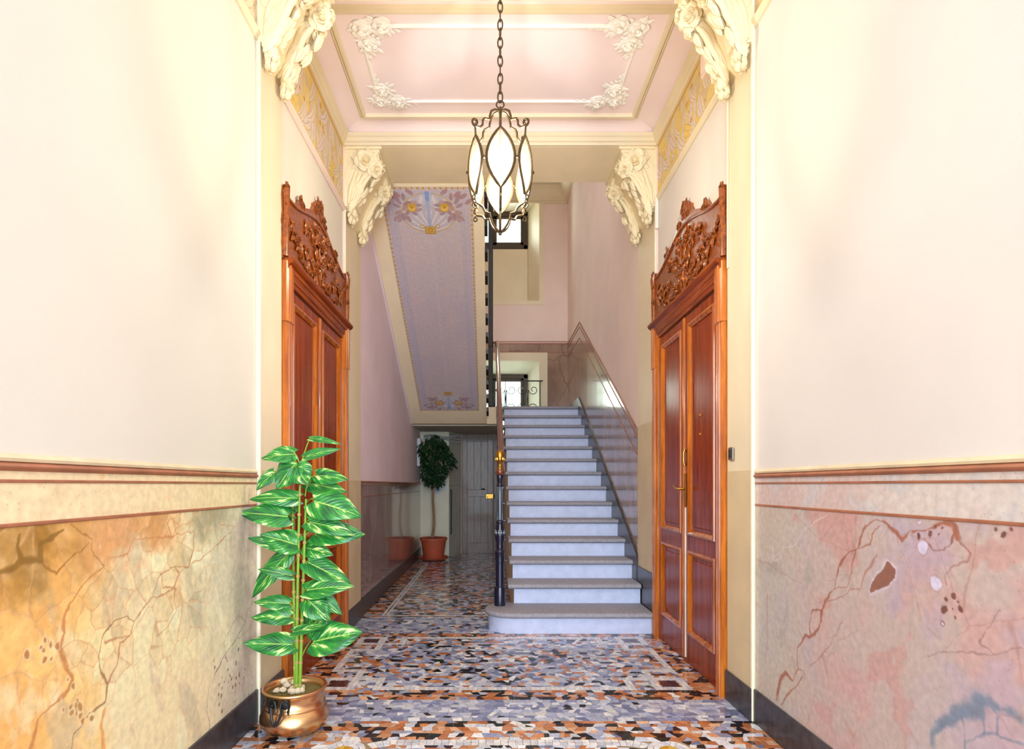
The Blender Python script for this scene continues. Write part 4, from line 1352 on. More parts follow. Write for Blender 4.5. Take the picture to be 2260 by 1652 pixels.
def frame(o, z, x, s, sz=None):
    z = Vector(z).normalized(); x = Vector(x); x = (x - z * x.dot(z)).normalized(); y = z.cross(x)
    sz = s if sz is None else sz
    M = Matrix(((x.x * s, y.x * s, z.x * sz, o[0]), (x.y * s, y.y * s, z.y * sz, o[1]), (x.z * s, y.z * s, z.z * sz, o[2]), (0, 0, 0, 1)))
    return M

# ------------------------------------------------------------------ double doors with carved pediments
DY0, DY1, DYC, DH = 3.25, 4.41, 3.83, 2.32
def ped_outline():
    half = [(.685, 2.44), (.70, 2.52), (.69, 2.60), (.705, 2.64), (.69, 2.70), (.70, 2.78), (.69, 2.835), (.665, 2.855), (.64, 2.83), (.60, 2.82), (.54, 2.815), (.48, 2.83), (.43, 2.862),
            (.40, 2.90), (.37, 2.915), (.345, 2.905), (.33, 2.885), (.26, 2.915), (.20, 2.94), (.155, 2.955), (.135, 2.985), (.12, 3.0), (.115, 3.025), (.085, 3.03), (.07, 3.055), (.045, 3.055), (.03, 3.08), (0, 3.092)]
    return [(DYC + e, h) for e, h in half] + [(DYC - e, h) for e, h in half[::-1][1:]]
def door(name, XW, sg, label, seed):
    X = lambda t: XW + sg * t
    d = thing(name, (XW, DYC, 0), label, 'door', kind='structure')
    jamb = [(0, 0), (0, .036), (.012, .044), (.016, .037), (.022, .037), (.026, .048), (.040, .050), (.044, .041), (.052, .041), (.056, .051), (.074, .052), (.078, .043), (.086, .043), (.09, .046), (.10, .036), (.10, 0)]
    for ysd, y0 in ((-1, DY0), (1, DY1)):
        B().prism([(X(t), y0 + ysd * w) for w, t in jamb], 'z', 0, 2.09).build('jamb', M_WOODL, d, smooth=True, ang=30)
        ear = [(w * 1.10 - .004, t + (.008 if t > 0 else 0)) for w, t in jamb]
        e = B().prism([(X(t), y0 + ysd * w) for w, t in ear], 'z', 2.09, 2.425)
        e.build('jamb_ear', M_WOODL, d, smooth=True, ang=30)
    lint = [(0, DH), (.030, DH), (.034, 2.343), (.041, 2.347), (.046, 2.380), (.052, 2.384), (.056, 2.405), (.074, 2.415), (.082, 2.428), (.082, 2.44), (0, 2.44)]
    B().prism([(X(t), z) for t, z in lint], 'y', DY0 - .10, DY1 + .10)  .build('lintel', M_WOODH, d, smooth=True, ang=30)
    for k, (a, c) in enumerate(((DY0, DYC - .004), (DYC + .004, DY1))):
        s_, pr = .075, .018
        zs = (.0, .205, .74, .86, 2.235, DH - .012)
        b = B()
        b.box(X(-.01), X(pr), a, a + s_, zs[0], zs[5], .003).box(X(-.01), X(pr), c - s_, c, zs[0], zs[5], .003)
        for z0, z1 in ((zs[0], zs[1]), (zs[2], zs[3]), (zs[4], zs[5])):
            b.box(X(-.01), X(pr - .0005), a + s_, c - s_, z0, z1, .003)
        lf = b.build('door_leaf', M_WOOD, d)
        for z0, z1 in ((zs[1], zs[2]), (zs[3], zs[4])):
            ya, yb = a + s_, c - s_
            B().box(X(-.012), X(.004), ya, yb, z0, z1).box(X(-.01), X(.010), ya + .045, yb - .045, z0 + .045, z1 - .045, .006).build('panel', M_WOOD, lf)
            # bolection moulding round the panel
            b = B(); pf = [(-.012, .016), (-.008, .026), (.004, .028), (.014, .020), (.022, .012), (.022, 0)]
            for (p0, p1, ax) in (((ya, z0), (yb, z0), 0), ((yb, z0), (yb, z1), 1), ((yb, z1), (ya, z1), 2), ((ya, z1), (ya, z0), 3)):
                tv = Vector((0, p1[0] - p0[0], p1[1] - p0[1])).normalized(); iv = Vector((0, -tv.z, tv.y))
                vs = []
                for (py_, pz_), s2 in ((p0, 1), (p1, -1)):
                    for u, t in pf:
                        q = Vector((0, py_, pz_)) + iv * u + tv * u * s2
                        vs.append((X(t), q.y, q.z))
                n = len(pf)
                b.add(vs, [(i, i + 1, n + i + 1, n + i) for i in range(n - 1)])
            b.build('panel_moulding', M_WOODL, lf, smooth=True, ang=30)
        if k == 1:
            B().box(X(0), X(.030), DYC - .012, DYC + .022, .02, DH - .015, .006).build('astragal', M_WOODL, lf, smooth=True)
    if sg < 0:
        B().box(X(.016), X(.024), DYC - .028, DYC - .013, .03, 1.03, .002).build('white_edge_strip', M_PLASTIC, d)
        hb = B().box(X(.018), X(.026), DYC - .040, DYC - .012, 1.04, 1.26, .004)
        h = hb.build('handle_plate', M_BRASS, d)
        B().tube([(X(.024), DYC - .026, 1.155), (X(.065), DYC - .026, 1.155), (X(.072), DYC - .02, 1.155), (X(.072), DYC + .03, 1.16), (X(.068), DYC + .08, 1.175)], [.009, .009, .010, .009, .007], 8).build('lever', M_BRASS, h, smooth=True)
        B().tube([(X(.026), DYC - .026, 1.31), (X(.034), DYC - .026, 1.33), (X(.034), DYC - .026, 1.40), (X(.026), DYC - .026, 1.42)], .007, 8).build('pull', M_BRASS, d, smooth=True)
        for zz in (1.50, 1.62):
            B().xf(B().lathe([(.001, 0), (.010, 0), (.008, .006), (.001, .007)], 0, 0, 0, 12), frame((X(.010), DYC - .26, zz), (sg, 0, 0), (0, 0, 1), 1.0)).build('keyhole', M_BRASS, d)
    else:
        B().box(X(.018), X(.026), DYC + .020, DYC + .045, 1.06, 1.24, .004).build('handle_plate', M_BRASS, d)
    # pediment
    pd_ = B().prism(ped_outline(), 'x', X(0), X(.026)).build('pediment', M_CARVE, d)
    r = random.Random(seed)
    b = B()
    nrm = (sg, 0, 0)
    O = lambda y, z, t=.026: (X(t), y, z)
    # arched ridge and rim
    def arch(e): return 2.80 + .125 * max(0, math.cos(min(1, abs(e) / .62) * math.pi) * .5 + .5) + (.0 if abs(e) < .55 else .0)
    b.tube([O(DYC + e / 20 * .62, arch(e / 20 * .62) + .0, .028) for e in range(-20, 21)], .011, 7)
    b.tube([O(DYC - .66, 2.452), O(DYC + .66, 2.452)], .013, 8)
    for s_ in (-1, 1):
        pts = [O(DYC + s_ * .672, 2.45, .03), O(DYC + s_ * .675, 2.60, .03), O(DYC + s_ * .668, 2.70, .034), O(DYC + s_ * .676, 2.80, .036), O(DYC + s_ * .655, 2.845, .036)]
        b.tube(pts, [.02, .024, .02, .024, .018], 8)
        for z in (2.62, 2.74, 2.84):
            b.xf(ROSE, frame(O(DYC + s_ * .668, z, .04), nrm, (0, 1, .3), .026))
        # shoulder cluster
        for q in range(6):
            b.xf(ROSE if q % 2 else LEAF, frame(O(DYC + s_ * (.37 + r.uniform(-.035, .035)), 2.885 + r.uniform(-.02, .02), .024), nrm, (0, r.uniform(-1, 1), 1), .024 if q % 2 else .05))
    # crest finial
    for q in range(26):
        t_ = q / 25
        y = DYC + r.uniform(-1, 1) * .125 * (1 - t_ * .75); z = 2.955 + .12 * t_
        if q % 3 == 0: b.xf(ROSE, frame(O(y, z, .024), nrm, (0, r.uniform(-1, 1), 1), .03 - .01 * t_))
        else: b.xf(LEAF, frame(O(y, z - .01, .024), nrm, (0, r.uniform(-1, 1), 1.2), .05))
    # field of flowers, leaves and stems
    stems = []
    for s_ in (-1, 1):
        for (p0, p1, p2, p3) in (((.02, 2.52), (.10, 2.74), (.22, 2.84), (.34, 2.74)), ((.06, 2.50), (.22, 2.60), (.40, 2.72), (.52, 2.60)), ((.16, 2.50), (.34, 2.50), (.50, 2.56), (.58, 2.70)), ((.0, 2.56), (.06, 2.80), (.02, 2.86), (.14, 2.84))):
            pts = []
            for q in range(13):
                t = q / 12
                y = (1 - t) ** 3 * p0[0] + 3 * t * (1 - t) ** 2 * p1[0] + 3 * t * t * (1 - t) * p2[0] + t ** 3 * p3[0]
                z = (1 - t) ** 3 * p0[1] + 3 * t * (1 - t) ** 2 * p1[1] + 3 * t * t * (1 - t) * p2[1] + t ** 3 * p3[1]
                pts.append((DYC + s_ * y, z))
            b.tube([O(y, z, .030) for y, z in pts], .006, 6)
            for q in range(1, 13):
                y, z = pts[q]
                an = r.uniform(0, 2 * math.pi)
                zt = arch(y - DYC) - .05
                if z > zt: continue
                b.xf(LEAF, frame(O(y + r.uniform(-.02, .02), z + r.uniform(-.02, .02), .026), nrm, (0, math.cos(an), math.sin(an)), r.uniform(.045, .075), r.uniform(.09, .16)))
                if q % 4 == 2: b.xf(ROSE, frame(O(y, z, .028), nrm, (0, 1, .2), r.uniform(.028, .04)))
    b.build('carving', M_CARVE, pd_, smooth=True, ang=60)
    return d
door('door_1', XL, 1, 'varnished brown double door with carved pediment on the left wall', 4)
door('door_2', XR, -1, 'varnished brown double door with brass handle and carved pediment on the right', 9)

# ------------------------------------------------------------------ carved stucco brackets
def bracket(side, y0, y1, label):
    X0 = PL if side < 0 else PR
    sx = 1 if side < 0 else -1
    X = lambda u: X0 + sx * u
    t = thing('rose_bracket', (X0, (y0 + y1) / 2, HB - .58), label, 'bracket', 'carved rose brackets under the beams')
    b = B().box(X(0), X(.29), y0 - .012, y1 + .012, HB - .022, HB + .0, .003).box(X(0), X(.272), y0 - .004, y1 + .004, HB - .05, HB - .022, .004)
    b.build('abacus', M_STUCCO, t)
    core = [(0, -.05), (.25, -.05), (.235, -.12), (.17, -.19), (.115, -.28), (.07, -.38), (.04, -.47), (0, -.5)]
    B().prism([(X(u), HB + w) for u, w in core], 'y', y0 + .035, y1 - .035).build('core', M_STUCCO, t, smooth=True, ang=40)
    th = (y1 - y0) * .30
    r = random.Random(int(y0 * 10) + side)
    for ya, yb, fr in ((y0, y0 + th, -1), (y1 - th, y1, 1)):
        prof = [(0, -.05), (.262, -.05), (.272, -.10), (.268, -.15), (.235, -.19), (.20, -.22), (.165, -.265), (.135, -.32), (.11, -.38), (.095, -.43), (.088, -.47), (.05, -.475), (.0, -.47)]
        arm = B().prism([(X(u), HB + w) for u, w in prof], 'y', ya, yb).build('arm', M_STUCCO, t, smooth=True, ang=40)
        ym = (ya + yb) / 2
        # flowing strands and leaves along the sweep
        b = B()
        for k in range(4):
            f = k / 3
            pts = []
            for q in range(9):
                s = q / 8
                u = (.10 + .13 * (1 - f)) * (1 - s) ** 1.5 + (.025 + .055 * (1 - f)) * (1 - (1 - s) ** 1.5)
                w = -.19 - .27 * s + .02 * f * (1 - s)
                pts.append((X(u), ya - .003 + .006 * math.sin(q * 1.7 + k), HB + w))
            b.tube(pts, [.006, .012, .016, .019, .019, .017, .015, .012, .007], 7)
        for k in range(9):
            an = 2 * math.pi * k / 9
            b.xf(LEAF, frame((X(.165 + .05 * math.cos(an)), ya - .004, HB - .13 + .05 * math.sin(an)), (sx * .1, -1, -.1), (sx * math.cos(an), 0, math.sin(an)), .075, .1))
        for k in range(3):
            b.xf(LEAF, frame((X(.03 + .035 * k), ya - .002, HB - .30 + .03 * k), (0, -1, 0), (sx * (.15 + .1 * k), 0, 1), .20, .05))
        for k in range(26):
            s = .25 + .75 * r.random(); f = r.random()
            u = .27 * (1 - s) ** 1.4 * (1 - .4 * f) + .06 * s + .02
            w = -.09 - .36 * s
            dirv = Vector((sx * (-.5 + r.uniform(-.3, .3)), -.15, -1 + r.uniform(-.3, .3)))
            if r.random() < .6: o, nrm = (X(u), ya - .002, HB + w), (sx * .1, -1, -.1)
            else:
                ue = .27 * (1 - s) ** 1.5 + .095
                o, nrm = (X(min(ue, .265)), r.uniform(ya + .01, yb - .01), HB + w), (sx * .9, -.25, -.5)
            b.xf(LEAF, frame(o, nrm, dirv, r.uniform(.07, .115), r.uniform(.09, .15)))
        b.build('foliage', M_STUCCO, arm, smooth=True, ang=60)
        # roses
        for (o, nrm, s) in (((X(.168), ya - .020, HB - .128), (sx * .25, -1, -.2), .078), ((X(.238), ya - .004, HB - .185), (sx * .6, -.8, -.35), .058), ((X(.258), ym, HB - .13), (sx * 1, -.25, -.35), .058), ((X(.215), ym, HB - .215), (sx * .7, -.2, -.8), .046), ((X(.10), ya - .01, HB - .085), (sx * .1, -1, 0), .032)):
            B().xf(ROSE, frame(o, nrm, (r.uniform(-1, 1), .1, 1), s, s * 1.25)).build('rose', M_STUCCO, arm, smooth=True, ang=60)
        # hanging tail
        b = B()
        b.box(X(.004), X(.072), ya + .012, yb - .012, HB - .485, HB - .462, .006)
        for k, (u, w, s) in enumerate(((.05, -.50, .034), (.035, -.53, .03), (.06, -.525, .024), (.045, -.56, .026), (.03, -.575, .016))):
            b.ball((X(u), ya + th * .3 + .02 * (k % 2), HB + w), s, 9, 6, 1.15)
            b.ball((X(u), yb - th * .3 - .02 * (k % 2), HB + w), s * .9, 9, 6, 1.15)
            b.xf(LEAF, frame((X(u), ya + .01, HB + w + .02), (sx * .2, -1, 0), (sx * r.uniform(-.5, .5), 0, -1), .05, .1))
        b.build('tail', M_STUCCO, arm, smooth=True, ang=60)
    return t
bracket(-1, N0, N1, 'carved ivory rose bracket at the top left, nearest the viewer')
bracket(1, N0, N1, 'carved ivory rose bracket at the top right, nearest the viewer')
bracket(-1, F0, F1, 'carved ivory rose bracket under the far beam, left of the lilac panel')
bracket(1, F0, F1, 'carved ivory rose bracket under the far beam, above the stairs on the right')

# rose clusters in the corners of the ceiling panel
for ci, (cx, cy, ax, ay) in enumerate(((-.82, 3.487, 1, 1), (.93, 3.487, -1, 1), (-.82, 4.18, 1, -1), (.93, 4.18, -1, -1))):
    r = random.Random(60 + ci)
    b = B()
    spots = [(.02, .02, .066), (.145, .0, .064), (.045, .145 if ay > 0 else .12, .064)]
    for sx_, sy_, _ in spots:
        for k in range(8):
            a = r.uniform(0, 2 * math.pi)
            b.xf(LEAF, frame((cx + ax * sx_ + .045 * math.cos(a), cy + ay * sy_ + .045 * math.sin(a), HC - .001), (0, 0, -1), (math.cos(a), math.sin(a), 0), r.uniform(.05, .07), .05))
    for k in range(5):
        b.xf(LEAF, frame((cx + ax * (.20 + .02 * k), cy + ay * r.uniform(-.01, .03), HC - .001), (0, 0, -1), (ax, ay * r.uniform(-.6, .8), 0), .05, .05))
        b.xf(LEAF, frame((cx + ax * r.uniform(.0, .04), cy + ay * (.18 + .015 * k), HC - .001), (0, 0, -1), (ax * r.uniform(-.6, .8), ay, 0), .05, .05))
    cl_ = b.build('rose_cluster', M_WHITE, ce, smooth=True, ang=60)
    for sx_, sy_, s in spots:
        B().xf(ROSE, frame((cx + ax * sx_, cy + ay * sy_, HC - .002), (0, 0, -1), (r.uniform(-1, 1), 1, 0), s, s * .85)).build('rose', M_WHITE, cl_, smooth=True, ang=60)

# ------------------------------------------------------------------ hanging lantern
LX, LY = .05, 3.0
la = thing('hanging_lantern', (LX, LY, 2.5), 'wrought bronze lantern with six pointed frosted panes hanging lit on a chain', 'lantern')
bl_ = bpy.data.lights.new('lantern_light', 'POINT'); bl_.energy = 98; bl_.color = (1.0, .92, .78); bl_.shadow_soft_size = .05
blo = bpy.data.objects.new('lantern_light', bl_); blo.location = (0, 0, .30); C.objects.link(blo); blo.parent = la
zt0, zt1 = 2.675, 2.98; zm = (zt0 + zt1) / 2; hh = (zt1 - zt0) / 2
Rz = lambda z: .145 + .020 * (1 - ((z - zm) / hh) ** 2)
def cyl(r, a, z): return (LX + r * math.sin(a), LY - r * math.cos(a), z)
for k in range(6):
    a0 = k * math.pi / 3
    edge = []
    A0 = math.radians(25.5)
    for sgn in (1, -1):
        for q in range(13):
            tau = -1 + 2 * q / 12 if sgn > 0 else 1 - 2 * q / 12
            if sgn < 0 and q in (0, 12): continue
            z = zm + hh * tau
            edge.append(cyl(Rz(z), a0 + sgn * A0 * (1 - tau * tau), z))
    fr_ = B().tube(edge, .0075, 6, closed=True).build('pane_frame', M_BRONZE, la, smooth=True)
    # pane
    vs = []; nz_, na_ = 12, 6
    for i in range(nz_ + 1):
        tau = -1 + 2 * i / nz_; z = zm + hh * tau * .985
        for j in range(na_ + 1):
            vs.append(cyl(Rz(z) - .003, a0 + (-1 + 2 * j / na_) * A0 * (1 - tau * tau) * .985, z))
    w = na_ + 1
    B().add(vs, [(i * w + j, i * w + j + 1, (i + 1) * w + j + 1, (i + 1) * w + j) for i in range(nz_) for j in range(na_)]).build('glass_pane', M_LGLASS, fr_, smooth=True)
    # upper arm with its scroll
    up = [(.006, 3.152), (.033, 3.150), (.054, 3.135), (.0635, 3.104), (.066, 3.087), (.096, 3.083), (.105, 3.069), (.106, 3.046), (.122, 3.029), (.148, 3.026)]
    sc = [(.150 + .020 * math.cos(-R90 + q * .6), 3.046 + .020 * (1 - .05 * q) * math.sin(-R90 + q * .6)) for q in range(1, 3)]
    sc = []
    for q in range(1, 13):
        an = -R90 + q * .55; rr_ = .021 * (1 - .055 * q)
        sc.append((.149 + rr_ * math.cos(an), 3.047 + rr_ * math.sin(an)))
    B().tube([cyl(r, a0, z) for r, z in up + sc], .0062, 6).build('upper_arm', M_BRONZE, la, smooth=True)
    B().tube([cyl(.150, a0, 3.028), cyl(.147, a0, zt1 - .002)], .005, 6).build('link_bar', M_BRONZE, la)
    # lower arm
    lo = [(.147, zt0 + .002), (.150, 2.655), (.143, 2.635), (.120, 2.628), (.106, 2.622), (.099, 2.612), (.092, 2.600), (.064, 2.598), (.058, 2.575), (.045, 2.548), (.027, 2.528), (.004, 2.514)]
    B().tube([cyl(r, a0, z) for r, z in lo], .0062, 6).build('lower_arm', M_BRONZE, la, smooth=True)
    for cz_, dr in ((2.664, 1), (2.622, 1)):
        sc = []
        for q in range(13):
            an = R90 - q * .55; rr_ = .016 * (1 - .055 * q)
            sc.append(cyl(.150 + rr_ * math.cos(an), a0, cz_ - .006 + rr_ * math.sin(an)))
        B().tube(sc, .004, 5).build('scroll', M_BRONZE, la, smooth=True)
    B().ball(cyl(Rz(zm) + .008, a0 + math.pi / 6, zm), .008, 8, 6).tube([cyl(Rz(zm) - .01, a0 + math.pi / 6, zm), cyl(Rz(zm) + .006, a0 + math.pi / 6, zm)], .004, 5).build('rivet', M_BRONZE, la, smooth=True)
B().tube([(LX, LY, 3.155), (LX, LY, 2.93)], .006, 8).lathe([(.001, 0), (.014, 0), (.016, .03), (.014, .05), (.001, .05)], LX, LY, 2.885, 14).build('stem', M_BRONZE, la, smooth=True)
B().ball((LX, LY, 2.83), .036, 16, 10, 1.35).build('bulb', M_BULB, la, smooth=True)
B().lathe([(.001, 0), (.012, 0), (.014, .012), (.006, .02), (.001, .02)], LX, LY, 3.146, 14).ball((LX, LY, 2.506), .010, 10, 8).build('hub', M_BRONZE, la, smooth=True)
ring = [(LX + .020 * math.cos(q * math.pi / 8), LY, 3.186 + .020 * math.sin(q * math.pi / 8)) for q in range(16)]
B().tube(ring, .0045, 6, closed=True).build('ring', M_BRONZE, la, smooth=True)
z = 3.226; k = 0
link_me = None
while z < HB - .02:
    pts = []
    for q in range(18):
        a = 2 * math.pi * q / 18
        rx, rz = .0125 * math.cos(a), .030 * math.sin(a)
        pts.append((LX + rx, LY, z + rz))
    if link_me is None:
        lk = B().tube(pts, .0040, 6, closed=True).build('chain_link', M_BRONZE, la, smooth=True)
        link_me = lk.data; z_first = z
        me = link_me
        me.transform(Matrix.Translation((0, 0, -(z - 2.5))))
        lk.location = (0, 0, z - 2.5)
    else:
        lk = lk.copy(); C.objects.link(lk); lk.location = (0, 0, z - 2.5)
        lk.rotation_euler = (0, 0, (R90 if k % 2 else 0) + .25 * math.sin(k * 2.1))
    k += 1; z += .0475
B().lathe([(.001, 0), (.03, 0), (.045, .012), (.05, .02), (.001, .02)], LX, LY, HB - .02, 18).build('ceiling_hook_plate', M_BRONZE, la, smooth=True)

# ------------------------------------------------------------------ leafy plant in the copper pot
KX, KY = -.945, 2.745
pp = thing('potted_plant', (KX, KY, 0), 'tall variegated leafy plant in a round copper pot on the mosaic floor', 'plant')
prof = [(.001, 0), (.085, 0), (.122, .013), (.148, .038), (.161, .065), (.160, .085), (.150, .108), (.138, .122), (.142, .127), (.141, .134), (.135, .138), (.133, .16), (.136, .190), (.147, .199), (.152, .206), (.150, .213), (.143, .215), (.132, .208), (.126, .19), (.124, .176), (.001, .176)]
pot = B().lathe(prof, KX, KY, 0, 56).build('pot', M_COPPER, pp, smooth=True, ang=60)
def on_pot(a, r, z): return (KX + r * math.sin(a), KY - r * math.cos(a), z)
for a in (-.42, .02):
    b = B().lathe([(.001, 0), (.016, 0), (.018, .006), (.001, .008)], 0, 0, 0, 12)
    M = frame(on_pot(a, .134, .168), (math.sin(a), -math.cos(a), 0), (0, 0, 1), 1.0)
    bb = B().xf(b, M)
    for sgn in (-1, 1):
        bb.tube([on_pot(a + sgn * .0, .142, .192), on_pot(a + sgn * .10, .145, .185), on_pot(a + sgn * .14, .147, .165), on_pot(a + sgn * .10, .148, .142), on_pot(a + sgn * .12, .15, .128)], [.006, .006, .005, .005, .003], 6)
    bb.ball(on_pot(a, .145, .166), .006, 8, 6)
    bb.build('handle_mount', M_IRON, pot, smooth=True)
hp = []
for q in range(15):
    t = q / 14; a = -.38 + .36 * t
    hp.append(on_pot(a, .160 + .012 * math.sin(t * math.pi), .165 - .075 * math.sin(t * math.pi) ** .7))
B().tube(hp, .0065, 8).build('handle', M_IRON, pot, smooth=True)
B().lathe([(.13, .182), (.09, .190), (.04, .186), (.001, .188)], KX, KY, 0, 30).build('moss', M_MOSS, pp, smooth=True)
def L7(zx, zy, d): return P(500 + zx / 2.32, 940 + zy / 2.32, d)
canes = [((352, 1300), (346, 900), (338, 410), 2.76), ((358, 1300), (362, 800), (376, 300), 2.72), ((374, 1320), (392, 800), (407, 372), 2.74)]
for (c0, c1, c2, dd) in canes:
    p0, p1, p2 = L7(*c0, KY - .02), L7(*c1, dd), L7(*c2, dd)
    p0.z = .17; pts = []
    for q in range(21):
        t = q / 20; pts.append(p0 * (1 - t) ** 2 + p1 * 2 * t * (1 - t) + p2 * t * t)
    cn = B().tube(pts, [.0085 - .003 * q / 20 for q in range(21)], 8).build('cane', M_CANE, pp, smooth=True)
    for q in range(1, 20, 2):
        dv = (pts[q + 1] - pts[q]).normalized()
        B().tube([pts[q] - dv * .006, pts[q], pts[q] + dv * .006], [.0085, .0098, .0080], 8).build('node', M_NODE, cn, smooth=True)
def pothos_mat():
    m = bpy.data.materials.new('variegated_leaf'); m.use_nodes = True
    nt = m.node_tree; N = nt.nodes; L = nt.links
    b = N['Principled BSDF']
    at = N.new('ShaderNodeAttribute'); at.attribute_name = 'luv'
    sp = N.new('ShaderNodeSeparateXYZ'); L.new(at.outputs['Vector'], sp.inputs[0])
    ab = N.new('ShaderNodeMath'); ab.operation = 'ABSOLUTE'; L.new(sp.outputs['X'], ab.inputs[0])
    # coordinate that runs along the side veins
    vc = N.new('ShaderNodeMath'); vc.operation = 'MULTIPLY_ADD'; vc.inputs[1].default_value = -.45
    L.new(ab.outputs[0], vc.inputs[0]); L.new(sp.outputs['Y'], vc.inputs[2])
    cb_ = N.new('ShaderNodeCombineXYZ')
    m1 = N.new('ShaderNodeMath'); m1.operation = 'MULTIPLY'; m1.inputs[1].default_value = 4.2; L.new(vc.outputs[0], m1.inputs[0])
    m2 = N.new('ShaderNodeMath'); m2.operation = 'MULTIPLY'; m2.inputs[1].default_value = 1.1; L.new(sp.outputs['X'], m2.inputs[0])
    m3 = N.new('ShaderNodeMath'); m3.operation = 'MULTIPLY'; m3.inputs[1].default_value = 37; L.new(sp.outputs['Z'], m3.inputs[0])
    L.new(m1.outputs[0], cb_.inputs[0]); L.new(m2.outputs[0], cb_.inputs[1]); L.new(m3.outputs[0], cb_.inputs[2])
    no = N.new('ShaderNodeTexNoise'); no.inputs['Scale'].default_value = 1.3; no.inputs['Detail'].default_value = 5
    L.new(cb_.outputs[0], no.inputs['Vector'])
    rp = N.new('ShaderNodeValToRGB'); cr = rp.color_ramp
    cr.elements[0].position = .32; cr.elements[0].color = (*lin((10, 84, 44)), 1)
    cr.elements[1].position = .66; cr.elements[1].color = (*lin((226, 236, 160)), 1)
    e = cr.elements.new(.50); e.color = (*lin((28, 128, 46)), 1)
    e = cr.elements.new(.59); e.color = (*lin((64, 158, 52)), 1)
    L.new(no.outputs['Fac'], rp.inputs[0])
    # pale midrib
    r2 = N.new('ShaderNodeValToRGB'); r2.color_ramp.elements[0].position = .02; r2.color_ramp.elements[0].color = (1, 1, 1, 1)
    r2.color_ramp.elements[1].position = .06; r2.color_ramp.elements[1].color = (0, 0, 0, 1)
    L.new(ab.outputs[0], r2.inputs[0])
    mx = N.new('ShaderNodeMix'); mx.data_type = 'RGBA'; L.new(r2.outputs[0], mx.inputs['Factor']); L.new(rp.outputs[0], mx.inputs['A']); mx.inputs['B'].default_value = (*lin((170, 206, 96)), 1)
    L.new(mx.outputs['Result'], b.inputs['Base Color'])
    wv = N.new('ShaderNodeMath'); wv.operation = 'SINE'
    m4 = N.new('ShaderNodeMath'); m4.operation = 'MULTIPLY'; m4.inputs[1].default_value = 62; L.new(vc.outputs[0], m4.inputs[0]); L.new(m4.outputs[0], wv.inputs[0])
    bp = N.new('ShaderNodeBump'); bp.inputs['Strength'].default_value = .35; bp.inputs['Distance'].default_value = .003
    L.new(wv.outputs[0], bp.inputs['Height']); L.new(bp.outputs[0], b.inputs['Normal'])
    b.inputs['Roughness'].default_value = .32
    b.inputs['Subsurface Weight'].default_value = .0
    b.inputs['Coat Weight'].default_value = .3; b.inputs['Coat Roughness'].default_value = .15
    return m
M_POTHOS = pothos_mat()
def pothos_leaf(base, tip, width, nrm, seed, droop=.12, stalk=None):
    r = random.Random(seed)
    ax = tip - base; Ln = ax.length; x = ax.normalized()
    n = Vector(nrm); n = (n - x * n.dot(x)).normalized(); y = n.cross(x)
    nu, nv = 12, 8; vs = []; luv = []; hw0 = width / 2
    for i in range(nu + 1):
        t = i / nu
        prof = (math.sin(math.pi * min(1, (t * .93 + .07)) ** .72) ** .85) * (1 - .12 * t)
        if i == nu: prof = .0
        for j in range(nv + 1):
            s = -1 + 2 * j / nv
            back = -.14 * abs(s) ** 1.5 * (1 - t) ** 2      # heart-shaped lobes
            u = (t + back) * Ln
            v = hw0 * prof * s * 1.06
            z = -.16 * width * (1 - abs(s)) ** 2 * .8 - droop * Ln * (t - .25) ** 2 * 1.6 + .05 * width * math.sin(s * 3 + t * 7 + seed) * abs(s) - .18 * width * s * s * .6
            p = base + x * u + y * v + n * z
            vs.append(p); luv.append((s, t, r.random() * 0 + (seed * .137) % 1))
    w = nv + 1
    fs = [(i * w + j, i * w + j + 1, (i + 1) * w + j + 1, (i + 1) * w + j) for i in range(nu) for j in range(nv)]
    o = B().add(vs, fs).build('leaf', M_POTHOS, pp, smooth=True, ang=180, fix=False)
    at = o.data.attributes.new('luv', 'FLOAT_VECTOR', 'POINT')
    at.data.foreach_set('vector', np.array(luv, np.float32).ravel())
    if stalk is not None:
        mid = (stalk + base) / 2 + Vector((0, 0, .018)) - n * .004
        pts = [stalk * (1 - t) ** 2 + mid * 2 * t * (1 - t) + base * t * t for t in [q / 8 for q in range(9)]]
        B().tube(pts, .0028, 6).build('petiole', M_CANE, o, smooth=True)
    return o
